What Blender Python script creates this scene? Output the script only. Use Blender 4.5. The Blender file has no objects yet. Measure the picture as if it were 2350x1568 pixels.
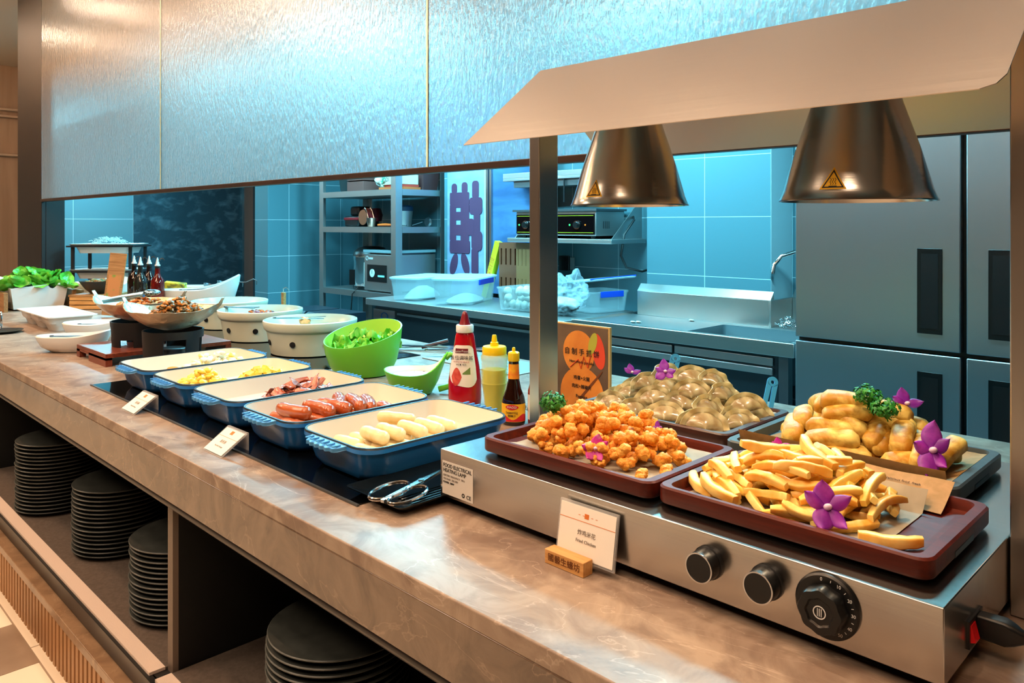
import bpy, math, random
from mathutils import Vector, Matrix, Euler, noise
SC = bpy.context.scene
COL = SC.collection
PI = math.pi
S2 = math.sqrt(.5)
R = random.Random(7)

# ------------------------------------------------------------------ camera
cam = bpy.data.cameras.new('camera'); camo = bpy.data.objects.new('camera', cam); COL.objects.link(camo)
camo.location = (0, 0, 1.43); camo.rotation_euler = (PI/2, 0, PI/4)
cam.sensor_width = 36; cam.lens = 1780/2350*36; cam.shift_y = (515-784)/2350
cam.clip_start = .05; cam.clip_end = 60
SC.camera = camo
SC.view_settings.view_transform = 'Standard'; SC.view_settings.look = 'None'
SC.view_settings.gamma = 1; SC.view_settings.use_curve_mapping = False
SC.view_settings.exposure = -0.10
try:
    SC.cycles.use_denoising = True; SC.cycles.denoiser = 'OPENIMAGEDENOISE'
    SC.cycles.max_bounces = 9; SC.cycles.diffuse_bounces = 4; SC.cycles.glossy_bounces = 4
    SC.cycles.transmission_bounces = 8; SC.cycles.transparent_max_bounces = 8
    SC.cycles.caustics_reflective = False; SC.cycles.caustics_refractive = False
    SC.cycles.sample_clamp_indirect = 6
except Exception: pass
# ------------------------------------------------------------------ world and lights
w = bpy.data.worlds.new('world'); SC.world = w; w.use_nodes = True
bg = w.node_tree.nodes['Background']; bg.inputs[0].default_value = (1, .70, .50, 1); bg.inputs[1].default_value = .42
def area(name, loc, size, power, col, rot=(0, 0, 0), sy=None, spread=None, shape=None):
    l = bpy.data.lights.new(name, 'AREA'); l.energy = power; l.color = col
    l.shape = shape or ('RECTANGLE' if sy else 'SQUARE'); l.size = size
    if sy: l.size_y = sy
    if spread: l.spread = spread
    o = bpy.data.objects.new(name, l); o.location = loc; o.rotation_euler = rot; COL.objects.link(o); return o
CY = (.24, .80, 1.0); WM = (1, .73, .51)
for i, (x, y) in enumerate([(-1.3, 2.95), (-3.95, 2.9), (-2.6, 3.5), (-5.7, 2.85), (-8.5, 2.7), (-4.9, 3.7)]):
    area('kitchen_light', (x, y, 2.60), .9, 82, CY, sy=.22)
for x in (-8.6, -7.2, -5.8, -4.5, -3.3, -2.3, -1.4, -.5):
    area('downlight', (x, .98, 3.30), .12, 13, WM, shape='DISK')
for x, y in ((-6, -1.0), (-3, -1.4), (0, -1.2), (-3, -.2), (-6, -.2), (-1.2, -.3)):
    area('room_light', (x, y, 3.28), .8, 46, WM)
for x in (-.517, -.99):                    # the bulbs of the two heat lamps
    l = bpy.data.lights.new('heat_bulb', 'SPOT'); l.energy = 10; l.color = (1, .76, .48); l.spot_size = 2.3; l.spot_blend = .6; l.shadow_soft_size = .04
    o = bpy.data.objects.new('heat_bulb', l); o.location = (x, 1.342, 1.50); COL.objects.link(o)

area('cove_light', (-4.6, -.02, 3.18), 12, 285, (1, .74, .54), rot=(PI+.35, 0, 0), sy=.06)
# ------------------------------------------------------------------ materials
def lin(c):
    return tuple((v/12.92 if v <= .04045 else ((v+.055)/1.055)**2.4) for v in c)
def hexc(h):
    return lin(tuple(int(h[i:i+2], 16)/255 for i in (0, 2, 4)))
MATS = {}
def mat(name, col, rough=.5, metal=0, bump=None, var=None, trans=0, ior=1.45, emit=None, coat=0, sss=0, spec=None, alpha=1):
    if name in MATS: return MATS[name]
    m = bpy.data.materials.new(name); m.use_nodes = True; nt = m.node_tree; b = nt.nodes['Principled BSDF']
    c = hexc(col) if isinstance(col, str) else col
    b.inputs['Base Color'].default_value = (*c, 1); b.inputs['Roughness'].default_value = rough; b.inputs['Metallic'].default_value = metal
    b.inputs['Transmission Weight'].default_value = trans; b.inputs['IOR'].default_value = ior
    b.inputs['Coat Weight'].default_value = coat; b.inputs['Alpha'].default_value = alpha
    if spec is not None: b.inputs['Specular IOR Level'].default_value = spec
    if sss: b.inputs['Subsurface Weight'].default_value = sss; b.inputs['Subsurface Radius'].default_value = (.01, .006, .003); b.inputs['Subsurface Scale'].default_value = 1
    if emit: b.inputs['Emission Color'].default_value = (*hexc(emit[0]), 1); b.inputs['Emission Strength'].default_value = emit[1]
    tc = nt.nodes.new('ShaderNodeTexCoord')
    def nz(scale, detail=3, dist=0, stretch=None):
        n = nt.nodes.new('ShaderNodeTexNoise'); n.inputs['Scale'].default_value = scale; n.inputs['Detail'].default_value = detail; n.inputs['Distortion'].default_value = dist
        mp = nt.nodes.new('ShaderNodeMapping'); mp.inputs['Scale'].default_value = stretch or (1, 1, 1)
        nt.links.new(tc.outputs['Object'], mp.inputs[0]); nt.links.new(mp.outputs[0], n.inputs['Vector']); return n
    if var:   # (scale, second colour, [stretch], [lo, hi])
        n = nz(var[0], 4, .4, var[2] if len(var) > 2 else None)
        r = nt.nodes.new('ShaderNodeValToRGB'); lo, hi = var[3] if len(var) > 3 else (.35, .65)
        r.color_ramp.elements[0].position = lo; r.color_ramp.elements[1].position = hi
        r.color_ramp.elements[0].color = (*c, 1); r.color_ramp.elements[1].color = (*hexc(var[1]), 1)
        nt.links.new(n.outputs[0], r.inputs[0]); nt.links.new(r.outputs[0], b.inputs['Base Color'])
    if bump:  # (scale, strength, [stretch], [distance])
        n = nz(bump[0], 4, 0, bump[2] if len(bump) > 2 else None)
        bp = nt.nodes.new('ShaderNodeBump'); bp.inputs['Strength'].default_value = bump[1]; bp.inputs['Distance'].default_value = bump[3] if len(bump) > 3 else .002
        nt.links.new(n.outputs[0], bp.inputs['Height']); nt.links.new(bp.outputs[0], b.inputs['Normal'])
    MATS[name] = m; return m
steel = mat('brushed_steel', 'C9C7C3', .30, 1, bump=(60, .12, (.04, 1, 1)))
steel_v = mat('brushed_steel_vertical', 'C4C2BE', .28, 1, bump=(60, .12, (1, 1, .03)))
steel_rough = mat('satin_steel', 'B9B9B8', .42, 1, bump=(70, .15, (.05, 1, 1)))
steel_dark = mat('dark_steel', '6E7478', .45, 1)  # darker steel for frames, legs and utensils
chrome = mat('polished_steel', 'DADADA', .12, 1)
foil = mat('hammered_foil', 'C4B096', .36, 1, bump=(22, .8, (1, 1, 1), .01))
black_m = mat('black_metal', '14161A', .5)
black_p = mat('black_plastic', '101112', .35)
black_g = mat('black_glass', '050608', .06)
white_p = mat('white_ceramic', 'E9EAE8', .25)
celadon = mat('pale_green_ceramic', 'D3DAC6', .28)
redwood = mat('red_brown_wood', '56190A', .45, spec=.25, var=(9, '451208', (1, 12, 12)), bump=(40, .1, (1, 10, 10)))
redwood2 = mat('dark_wood', '45241C', .4, var=(9, '2E1611', (1, 12, 12)))
oak = mat('oak_wood', 'A57B4E', .5, var=(8, '8A6138', (1, 12, 12)))
pine = mat('pine_wood', 'D8A668', .5, var=(10, 'C08A4C', (1, 10, 10)))
kraft = mat('kraft_paper', 'A57C4C', .8, var=(60, '94703F'))
bakepaper = mat('baking_paper', 'A89C88', .7, var=(12, '8E8472'))
plate_m = mat('charcoal_stoneware', '363936', .40, var=(30, '404340'), bump=(300, .05))
pan_blue = mat('blue_enamel', '1C70BE', .3, var=(4, '2680D2'), coat=.2)
pan_blue_l = mat('pale_blue_enamel', '4C8FC4', .3)
pan_cream = mat('cream_enamel', 'E2D6C4', .3)
enamel_rim = mat('dark_enamel_rim', '26323C', .35)
lime = mat('lime_melamine', '6CC531', .3)
lime_in = mat('pale_lime_melamine', 'A5DD55', .3)
paper = mat('white_card', 'EFE9DF', .6)
acrylic = mat('clear_acrylic', 'FFFFFF', .05, alpha=.22)
print_b = mat('black_print', '151515', .6)
print_g = mat('grey_print', '8A8078', .6)
print_o = mat('orange_print', 'D8742F', .6)

# marble ---------------------------------------------------------------
def marble(name, a, b, vein, rough, sc=1.0, coat=0):
    m = bpy.data.materials.new(name); m.use_nodes = True; nt = m.node_tree; L = nt.links; bs = nt.nodes['Principled BSDF']
    tc = nt.nodes.new('ShaderNodeTexCoord')
    n1 = nt.nodes.new('ShaderNodeTexNoise'); n1.inputs['Scale'].default_value = 8*sc; n1.inputs['Detail'].default_value = 8; n1.inputs['Distortion'].default_value = 1.2
    n1.inputs['Roughness'].default_value = .62
    L.new(tc.outputs['Object'], n1.inputs['Vector'])
    r1 = nt.nodes.new('ShaderNodeValToRGB'); e = r1.color_ramp.elements; e[0].position = .38; e[1].position = .62
    e[0].color = (*hexc(a), 1); e[1].color = (*hexc(b), 1); L.new(n1.outputs[0], r1.inputs[0])
    n2 = nt.nodes.new('ShaderNodeTexNoise'); n2.inputs['Scale'].default_value = 2.2*sc; n2.inputs['Detail'].default_value = 6; n2.inputs['Distortion'].default_value = 2.5
    mp = nt.nodes.new('ShaderNodeMapping'); mp.inputs['Rotation'].default_value = (0, 0, .7); mp.inputs['Scale'].default_value = (1, 1.8, 1.3)
    L.new(tc.outputs['Object'], mp.inputs[0]); L.new(mp.outputs[0], n2.inputs['Vector'])
    r2 = nt.nodes.new('ShaderNodeValToRGB'); e = r2.color_ramp.elements; e[0].position = .492; e[1].position = .508
    e[0].color = (0, 0, 0, 1); e[1].color = (0, 0, 0, 1); x = e.new(.5); x.color = (1, 1, 1, 1)
    L.new(n2.outputs[0], r2.inputs[0])
    mx = nt.nodes.new('ShaderNodeMix'); mx.data_type = 'RGBA'; mx.inputs[7].default_value = (*hexc(vein), 1)
    mm = nt.nodes.new('ShaderNodeMath'); mm.operation = 'MULTIPLY'; mm.inputs[1].default_value = .4
    L.new(r2.outputs[0], mm.inputs[0]); L.new(mm.outputs[0], mx.inputs[0]); L.new(r1.outputs[0], mx.inputs[6]); L.new(mx.outputs[2], bs.inputs['Base Color'])
    bs.inputs['Roughness'].default_value = rough; bs.inputs['Coat Weight'].default_value = coat; bs.inputs['Specular IOR Level'].default_value = .4
    return m
counter_m = marble('brown_marble', '756154', '9C8978', 'C2AE9C', .42, 1.0)
apron_m = marble('polished_brown_marble', '57463A', '725F50', '98806C', .10, 1.0, .3)
ledge_m = marble('ledge_marble', '7C6048', '96785C', 'B89A7C', .3, 1.2)

def tile(name, axis, col, grout, bw, rh, ox, oz, rough=.35, var=0, mortar=.004, spec=.5):
    m = bpy.data.materials.new(name); m.use_nodes = True; nt = m.node_tree; L = nt.links; bs = nt.nodes['Principled BSDF']
    g = nt.nodes.new('ShaderNodeNewGeometry'); sp = nt.nodes.new('ShaderNodeSeparateXYZ'); cb = nt.nodes.new('ShaderNodeCombineXYZ')
    L.new(g.outputs['Position'], sp.inputs[0])
    ax = {'x': (0, 2), 'y': (1, 2), 'z': (0, 1)}[axis]
    for i in (0, 1):
        a = nt.nodes.new('ShaderNodeMath'); a.operation = 'SUBTRACT'; a.inputs[1].default_value = (ox, oz)[i]-(20*(bw, rh)[i])
        L.new(sp.outputs[ax[i]], a.inputs[0]); L.new(a.outputs[0], cb.inputs[i])
    bt = nt.nodes.new('ShaderNodeTexBrick'); bt.offset = 0; bt.squash = 1
    bt.inputs['Scale'].default_value = 1; bt.inputs['Brick Width'].default_value = bw; bt.inputs['Row Height'].default_value = rh
    bt.inputs['Mortar Size'].default_value = mortar/2; bt.inputs['Mortar Smooth'].default_value = .1
    c = hexc(col); c2 = tuple(v*(1-var) for v in c)
    bt.inputs['Color1'].default_value = (*c, 1); bt.inputs['Color2'].default_value = (*c2, 1); bt.inputs['Mortar'].default_value = (*hexc(grout), 1)
    L.new(cb.outputs[0], bt.inputs['Vector']); L.new(bt.outputs['Color'], bs.inputs['Base Color'])
    bs.inputs['Roughness'].default_value = rough; bs.inputs['Specular IOR Level'].default_value = spec
    return m
tile_x = tile('grey_wall_tile', 'x', '5C848F', 'CFE0E6', .43, .362, -2.517, 1.475)
tile_y = tile('grey_side_tile', 'y', '5C848F', 'CFE0E6', .60, .362, 3.93, 1.475)
tile_y2 = tile('grey_far_tile', 'y', '5C848F', 'CFE0E6', .632, .53, 2.635, 1.49)
floor_m = tile('cream_floor_tile', 'z', 'E6D8C2', '9C8A76', .6, .6, -3.0, .10, .25, .0, .006)
kfloor_m = tile('kitchen_floor_tile', 'z', '5A5F62', '3A3D40', .3, .3, 0, 0, .5)

def glass_mat():
    m = bpy.data.materials.new('rippled_glass'); m.use_nodes = True; nt = m.node_tree; L = nt.links; bs = nt.nodes['Principled BSDF']; out = nt.nodes['Material Output']
    bs.inputs['Base Color'].default_value = (.93, .98, 1, 1); bs.inputs['Roughness'].default_value = .24; bs.inputs['Transmission Weight'].default_value = 1; bs.inputs['IOR'].default_value = 1.7
    tc = nt.nodes.new('ShaderNodeTexCoord'); mp = nt.nodes.new('ShaderNodeMapping'); mp.inputs['Scale'].default_value = (1, 1, .45)
    n = nt.nodes.new('ShaderNodeTexNoise'); n.inputs['Scale'].default_value = 75; n.inputs['Detail'].default_value = 2
    bp = nt.nodes.new('ShaderNodeBump'); bp.inputs['Strength'].default_value = .7; bp.inputs['Distance'].default_value = .004
    L.new(tc.outputs['Object'], mp.inputs[0]); L.new(mp.outputs[0], n.inputs['Vector']); L.new(n.outputs[0], bp.inputs['Height']); L.new(bp.outputs[0], bs.inputs['Normal'])
    tr = nt.nodes.new('ShaderNodeBsdfTranslucent'); tr.inputs[0].default_value = (.85, .93, .97, 1); L.new(bp.outputs[0], tr.inputs['Normal'])
    df = nt.nodes.new('ShaderNodeBsdfDiffuse'); df.inputs[0].default_value = (.7, .72, .7, 1); L.new(bp.outputs[0], df.inputs['Normal'])
    m1 = nt.nodes.new('ShaderNodeMixShader'); m1.inputs[0].default_value = .3; L.new(tr.outputs[0], m1.inputs[1]); L.new(df.outputs[0], m1.inputs[2])
    m2 = nt.nodes.new('ShaderNodeMixShader'); m2.inputs[0].default_value = .10; L.new(bs.outputs[0], m2.inputs[1]); L.new(m1.outputs[0], m2.inputs[2])
    L.new(m2.outputs[0], out.inputs[0]); return m
rglass = glass_mat()

# ------------------------------------------------------------------ geometry
class G:
    def __init__(s): s.v = []; s.f = []
    def add(s, vs, fs):
        o = len(s.v); s.v += [tuple(v) for v in vs]; s.f += [tuple(i+o for i in f) for f in fs]; return s
    def box(s, x0, x1, y0, y1, z0, z1):
        return s.add([(x0, y0, z0), (x1, y0, z0), (x1, y1, z0), (x0, y1, z0), (x0, y0, z1), (x1, y0, z1), (x1, y1, z1), (x0, y1, z1)],
                     [(0, 3, 2, 1), (4, 5, 6, 7), (0, 1, 5, 4), (1, 2, 6, 5), (2, 3, 7, 6), (3, 0, 4, 7)])
    def loops(s, rings, cap0=True, cap1=True, closed=False):
        n = len(rings[0]); vs = [p for r in rings for p in r]; fs = []
        m = len(rings)
        for i in range(m if closed else m-1):
            a, b = i*n, ((i+1) % m)*n
            for k in range(n): fs.append((a+k, a+(k+1) % n, b+(k+1) % n, b+k))
        if not closed:
            if cap0: fs.append(tuple(range(n))[::-1])
            if cap1: fs.append(tuple(range((m-1)*n, m*n)))
        return s.add(vs, fs)
    def lathe(s, prof, n=32, c=(0, 0, 0), cap0=True, cap1=True, sx=1, sy=1):
        return s.loops([[(c[0]+r*sx*math.cos(2*PI*k/n), c[1]+r*sy*math.sin(2*PI*k/n), c[2]+z) for k in range(n)] for r, z in prof], cap0, cap1)
    def cyl(s, p, r, h, n=20):
        return s.lathe([(r, 0), (r, h)], n, p)
    def tube(s, pts, r, n=8, cap=True, closed=False):
        pts = [Vector(p) for p in pts]; m = len(pts); rings = []; up = None
        for i, p in enumerate(pts):
            if closed: t = (pts[(i+1) % m]-pts[i-1])
            else: t = (pts[min(i+1, m-1)]-pts[max(i-1, 0)])
            t.normalize()
            if up is None:
                up = Vector((0, 0, 1)) if abs(t.z) < .9 else Vector((1, 0, 0))
            a = t.cross(up)
            if a.length < 1e-6: a = t.orthogonal()
            a.normalize(); b = a.cross(t).normalized(); up = b
            rr = r[i] if isinstance(r, (list, tuple)) else r
            rings.append([p+(a*math.cos(2*PI*k/n)+b*math.sin(2*PI*k/n))*rr for k in range(n)])
        return s.loops(rings, cap, cap, closed)
    def sheet(s, nx, ny, fn, thick=0):
        vs = [fn(i/nx, j/ny) for j in range(ny+1) for i in range(nx+1)]
        fs = [(j*(nx+1)+i, j*(nx+1)+i+1, (j+1)*(nx+1)+i+1, (j+1)*(nx+1)+i) for j in range(ny) for i in range(nx)]
        if thick:
            o = len(vs); vs2 = [(v[0], v[1], v[2]-thick) for v in vs]
            bd = [i for i in range(nx+1)]+[(j+1)*(nx+1)-1 for j in range(1, ny+1)]+[ny*(nx+1)+i for i in range(nx-1, -1, -1)]+[j*(nx+1) for j in range(ny-1, 0, -1)]
            fs = fs+[tuple(i+o for i in f[::-1]) for f in fs]+[(bd[k-1], bd[k-1]+o, bd[k]+o, bd[k]) for k in range(len(bd))]
            vs = list(vs)+vs2
        return s.add(vs, fs)
    def prism(s, poly, z0, z1):
        return s.loops([[(x, y, z0) for x, y in poly], [(x, y, z1) for x, y in poly]])
    def xf(s, m, start=0):
        for i in range(start, len(s.v)): s.v[i] = tuple(m @ Vector(s.v[i]))
        return s
def rr(w, h, r, z, n=5, cx=0, cy=0):
    """rounded rectangle ring"""
    r = min(r, w/2-1e-4, h/2-1e-4); out = []
    for qx, qy, a0 in ((1, 1, 0), (-1, 1, 90), (-1, -1, 180), (1, -1, 270)):
        for k in range(n+1):
            a = math.radians(a0+90*k/n); out.append((cx+qx*(w/2-r)+r*math.cos(a), cy+qy*(h/2-r)+r*math.sin(a), z))
    return out
def props(o, label, cat, group, kind):
    if label: o['label'] = label
    if cat: o['category'] = cat
    if group: o['group'] = group
    if kind: o['kind'] = kind
    return o
def mesh(g, name, m, smooth=38):
    me = bpy.data.meshes.new(name); me.from_pydata(g.v, [], g.f); me.validate(); me.update()
    import bmesh
    bm = bmesh.new(); bm.from_mesh(me); bmesh.ops.recalc_face_normals(bm, faces=bm.faces); bm.to_mesh(me); bm.free()
    if smooth:
        for p in me.polygons: p.use_smooth = True
        me.set_sharp_from_angle(angle=math.radians(smooth))
    if m: me.materials.append(m)
    return me
def O(name, g, m, parent=None, label=None, cat=None, group=None, kind=None, loc=(0, 0, 0), rot=(0, 0, 0), bevel=0, smooth=38, solid=0, scale=None):
    me = g if isinstance(g, bpy.types.Mesh) else mesh(g, name, m, smooth)
    o = bpy.data.objects.new(name, me); COL.objects.link(o); o.location = loc; o.rotation_euler = rot
    if scale: o.scale = scale
    if parent: o.parent = parent
    if solid:
        md = o.modifiers.new('s', 'SOLIDIFY'); md.thickness = solid
    if bevel:
        md = o.modifiers.new('b', 'BEVEL'); md.width = bevel; md.segments = 2; md.limit_method = 'ANGLE'; md.harden_normals = False
    return props(o, label, cat, group, kind)
def E(name, loc=(0, 0, 0), rz=0, label=None, cat=None, group=None, kind=None, rot=None):
    o = bpy.data.objects.new(name, None); COL.objects.link(o); o.location = loc; o.rotation_euler = rot or (0, 0, rz); o.empty_display_size = .05
    return props(o, label, cat, group, kind)
def dup(o, parent=None, loc=None, rot=None, label=None, scale=None):
    c = o.copy(); COL.objects.link(c)
    if parent: c.parent = parent
    if loc is not None: c.location = loc
    if rot is not None: c.rotation_euler = rot
    if scale is not None: c.scale = scale
    if label: c['label'] = label
    for ch in list(o.children): dup(ch, c)
    return c
def T(txt, size, m, parent, loc, rot, name='lettering', sx=1.0, ext=.0003, align='CENTER', kind=None):
    cu = bpy.data.curves.new(name, 'FONT'); cu.body = txt; cu.size = size; cu.extrude = ext; cu.align_x = align; cu.align_y = 'CENTER'
    t = bpy.data.objects.new(name, cu); COL.objects.link(t)
    dg = bpy.context.evaluated_depsgraph_get(); me = bpy.data.meshes.new_from_object(t.evaluated_get(dg)); bpy.data.objects.remove(t)
    me.materials.clear(); me.materials.append(m)
    return O(name, me, None, parent, loc=loc, rot=rot, scale=(sx, 1, 1))
def ico(fn, sub=3, sc=(1, 1, 1)):
    import bmesh
    bm = bmesh.new(); bmesh.ops.create_icosphere(bm, subdivisions=sub, radius=1)
    vs = []
    for v in bm.verts:
        p = v.co.copy(); q = fn(p) if fn else p; vs.append((q[0]*sc[0], q[1]*sc[1], q[2]*sc[2]))
    fs = [tuple(v.index for v in f.verts) for f in bm.faces]; bm.free()
    return vs, fs

# ================================================================== the room
CT = .86      # counter top
WT = .974     # warmer top
def struct(name, g, m, bevel=0, **k): return O(name, g, m, kind='structure', bevel=bevel, **k)
struct('floor', G().box(-14, 4, -6, 1.2, -.05, 0), floor_m)
struct('floor_kitchen', G().box(-14, 4, 1.2, 9, -.05, 0), kfloor_m)
kceil = mat('kitchen_ceiling_paint', '3E4448', .6)
struct('ceiling_kitchen', G().box(-9.7, 4, 2.60, 9, 3.04, 3.12).box(-7.45, 4, 1.70, 2.60, 3.04, 3.12), kceil)
struct('trim_bulkhead', G().box(-7.45, 4, 1.68, 1.70, 3.04, 3.34), kceil)
soff = mat('cream_ceiling_paint', 'E4D0B8', .6)
struct('ceiling_soffit', G().box(-14, 4, -.10, 1.70, 3.32, 3.40).box(-14, -7.45, 1.70, 2.60, 3.32, 3.40), soff)
struct('trim_cove', G().box(-14, 4, -.10, .06, 3.13, 3.15).box(-14, 4, -.10, -.08, 3.15, 3.32), soff)
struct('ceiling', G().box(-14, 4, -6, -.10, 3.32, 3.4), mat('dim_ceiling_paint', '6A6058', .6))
wallm = mat('brown_wall_panelling', '8C7460', .45, var=(3, '7A6452', (6, 6, .3)))
struct('wall_dining', G().box(-14, 4, -6.1, -6, 0, 3.4), wallm)
struct('wall_end', G().box(4, 4.1, -6, 9, 0, 3.4), wallm)
struct('wall_back', G().box(-5.30, 4, 4.45, 4.6, 0, 3.04), tile_x)
struct('wall_behind_rack', G().box(-7.10, -5.301, 4.56, 4.7, 0, 3.04), tile_x)
struct('wall_column', G().box(-2.943, -2.086, 4.18, 4.449, 0, 3.04), tile_x, bevel=.004)
struct('wall_side', G().box(-7.37, -7.10, 3.70, 6, 0, 3.04), tile_y, bevel=.004)
struct('wall_far', G().box(-9.7, -9.5, 2.2, 3.267, 0, 3.04), tile_y2)
struct('wall_sheet', G().box(-9.7, -9.5, 3.27, 4.60, 0, 3.04), mat('scratched_dark_steel_sheet', '37525E', .36, .5, var=(7, '6A8A98', (1, 1, 1.6), (.5, .8)), bump=(9, .5, (1, 1, 1.5), .01)))  # pale mottling puts the reflections on the scratched sheet into its colour
struct('trim_sheet', G().box(-9.5, -9.45, 4.60, 4.72, 0, 3.04), steel_v)
struct('wall_corner', G().box(-9.7, -9.5, 4.74, 7, 0, 3.04), tile_y2)
struct('wall_left', G().box(-11.0, -10.8, -6, 2.7, 0, 3.4), mat('pale_wood_panel', 'B79F8A', .5, var=(2, 'A68D78', (5, 5, .3))))
for z in (2.78, 2.70, 2.24):
    struct('trim_moulding', G().box(-10.8, -10.75, -3, 2.7, z, z+.03), mat('pale_moulding', 'CDB8A4', .5), bevel=.008)
# window/door openings at the back
struct('window_1', G().box(-4.655, -3.98, 4.40, 4.449, .86, 2.4), mat('blue_window_pane', '3F5C86', .15, var=(2, '587AA6', (1, 1, 3))), bevel=.003)
for x in (-4.68, -4.64, -3.97): struct('trim_window', G().box(x-.012, x+.012, 4.385, 4.45, .6, 2.6), steel_v)
# pillar
struct('wall_pillar', G().box(-7.45, -6.74, 1.65, 1.679, 0, 3.32).box(-7.45, -6.74, 1.679, 1.81, 0, 3.04), mat('dark_pillar_laminate', '0D0F12', .5, bump=(30, .2)), bevel=.003)
# hanging glass
GX = [-6.74, -4.387, -2.056, .275, 2.6]
gz = 1.622
for i in range(4):
    struct('window_%d' % (i+2), G().box(GX[i]+.004, GX[i+1]-.004, 1.65, 1.662, gz, 3.32), rglass, bevel=.001)
edge_m = mat('glass_edge', 'CFE6C8', .3)
for i in (1, 2, 3): struct('trim_glass_joint', G().box(GX[i]-.004, GX[i]+.004, 1.6495, 1.6625, gz, 3.32), edge_m)
struct('trim_glass_rail', G().box(-6.74, 2.6, 1.64, 1.672, gz-.02, gz+.001), mat('bronze_rail', '3A2C28', .4, .6), bevel=.002)
# the counter
def counter():
    top = E('buffet_counter', (-4.5, 1.5, 0), label='long brown marble buffet counter with open plate shelves underneath', cat='counter')
    P = (4.5, -1.5, 0)
    def part(n, g, m, **k): return O(n, g, m, top, loc=P, **k)
    part('countertop', G().box(-9.2, 2.2, .77, 2.35, CT-.03, CT), counter_m, bevel=.003)
    part('apron', G().box(-9.2, 2.2, .77, .80, .730, CT-.029), apron_m, bevel=.002)
    lip = mat('dark_bronze_edge', '221B19', .35, .2)
    g = G().tube([(-9.2, .783, .722), (2.2, .785, .722)], .014, 10); part('edge_trim', g, lip)
    dark = mat('black_laminate', '0F0F0F', .55)
    part('back_panel', G().box(-9.2, 2.2, 1.45, 1.48, .28, CT-.03), dark)
    part('underside', G().box(-9.2, 2.2, .80, 1.45, .79, CT-.03), dark)
    for x in (-2.045, -4.35, -6.6, .25):
        pt = part('partition', G().box(x-.03, x, .815, 1.45, .262, .79), dark)
        O('edge_band', G().box(x-.031, x+.001, .80, .815, .262, .79), mat('taupe_edge_band', '6B5D52', .5), pt)
    part('shelf', G().box(-9.2, 2.2, .762, 1.48, .225, .262), dark)
    part('shelf_fascia', G().add([(-9.2, .745, .262), (2.2, .745, .262), (2.2, .765, .18), (-9.2, .765, .18), (-9.2, .765, .262), (2.2, .765, .262)], [(0, 1, 2, 3), (0, 4, 5, 1), (4, 3, 2, 5), (0, 3, 4), (1, 5, 2)]), mat('black_fascia', '141516', .4))
    part('marble_ledge', G().box(-9.2, 2.2, .727, 1.3, .150, .178), ledge_m, bevel=.002)
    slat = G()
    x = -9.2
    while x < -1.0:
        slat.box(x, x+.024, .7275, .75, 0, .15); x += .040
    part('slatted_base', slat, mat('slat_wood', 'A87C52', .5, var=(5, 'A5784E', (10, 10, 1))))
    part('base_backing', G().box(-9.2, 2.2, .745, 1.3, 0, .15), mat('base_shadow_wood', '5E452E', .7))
    part('kitchen_side_panel', G().box(-9.2, 2.2, 2.28, 2.33, 0, CT-.03), steel_rough)
    return top
counter()
felt = mat('brown_felt', '4E433B', .95, var=(90, '5A4E45'), bump=(400, .4))
for i, (a, b) in enumerate(((-4.33, -2.08), (-6.58, -4.39), (-2.04, .2))):
    m_ = E('shelf_mat', (a, .76, .2625), label=['brown felt mat with pale front edge under the three left plate stacks', 'brown felt mat at the far left end of the plate shelf', 'brown felt mat under the big plate stack right of the partition'][i], cat='mat')
    O('felt', G().box(0, b-a, .035, .60, 0, .006), felt, m_)
    O('edge_strip', G().box(0, b-a, -.006, .035, 0, .008), mat('pale_edge_strip', 'D6C2B4', .85, bump=(300, .5)), m_)
# floor decoration: dark inlays
inl = mat('brown_floor_inlay', '8F7A66', .3, var=(4, '7A6552'))
for x, y in ((-3.05, .55), (-2.45, .35), (-4.4, .45), (-3.7, .28), (-5.2, .5), (-6.2, .3)):
    struct('trim_floor_inlay', G().box(x-.17, x+.17, y-.15, y+.15, 0, .0015), inl)

# ================================================================== plates
def ordinal(k): return {1: 'topmost', 2: 'second', 3: 'third'}.get(k, '%dth' % k)
pl = G().lathe([(.0, .004), (.085, .004), (.092, 0), (.096, 0), (.100, .004), (.150, .0135), (.156, .0165), (.157, .019), (.155, .0205), (.150, .019), (.102, .0105), (.0, .009)], 56, cap0=False, cap1=False)
pl_me = mesh(pl, 'dinner_plate', plate_m)
stacks = [(-3.60, .948, 19, .0148, 'leftmost stack under the counter'), (-2.99, .985, 16, .0148, 'middle left stack'),
          (-2.37, .968, 15, .0148, 'stack just left of the partition'), (-1.49, .95, 18, .0150, 'tall stack right of the partition')]
for x, y, n, dz, lab in stacks:
    z = .2685
    for k in range(n):
        top = k == n-1
        j = R.uniform(-.003, .003), R.uniform(-.003, .003)
        O('dinner_plate', pl_me, None, None, 'charcoal dinner plate, %s of the %s' % (ordinal(n-k)+(' from top' if k < n-1 else ''), lab) if not top else 'charcoal grey dinner plate lying topmost on the %s' % lab, 'plate', 'plates in the %s' % lab, loc=(x+j[0], y+j[1], z+k*dz))

# ================================================================== induction hobs set in the counter
h = O('induction_hob', G().box(-2.99, -1.33, .888, 1.42, CT, CT+.0035), black_g, None, 'long black glass induction hob under the five blue dishes', 'hob', bevel=.001)
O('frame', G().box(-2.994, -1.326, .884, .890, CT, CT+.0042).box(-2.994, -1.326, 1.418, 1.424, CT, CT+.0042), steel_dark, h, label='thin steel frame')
O('induction_hob', G().box(-4.42, -2.66, 1.58, 2.1, CT, CT+.0035), black_g, None, 'black glass induction hob under the three pale green bowls', 'hob', bevel=.001)

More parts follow.
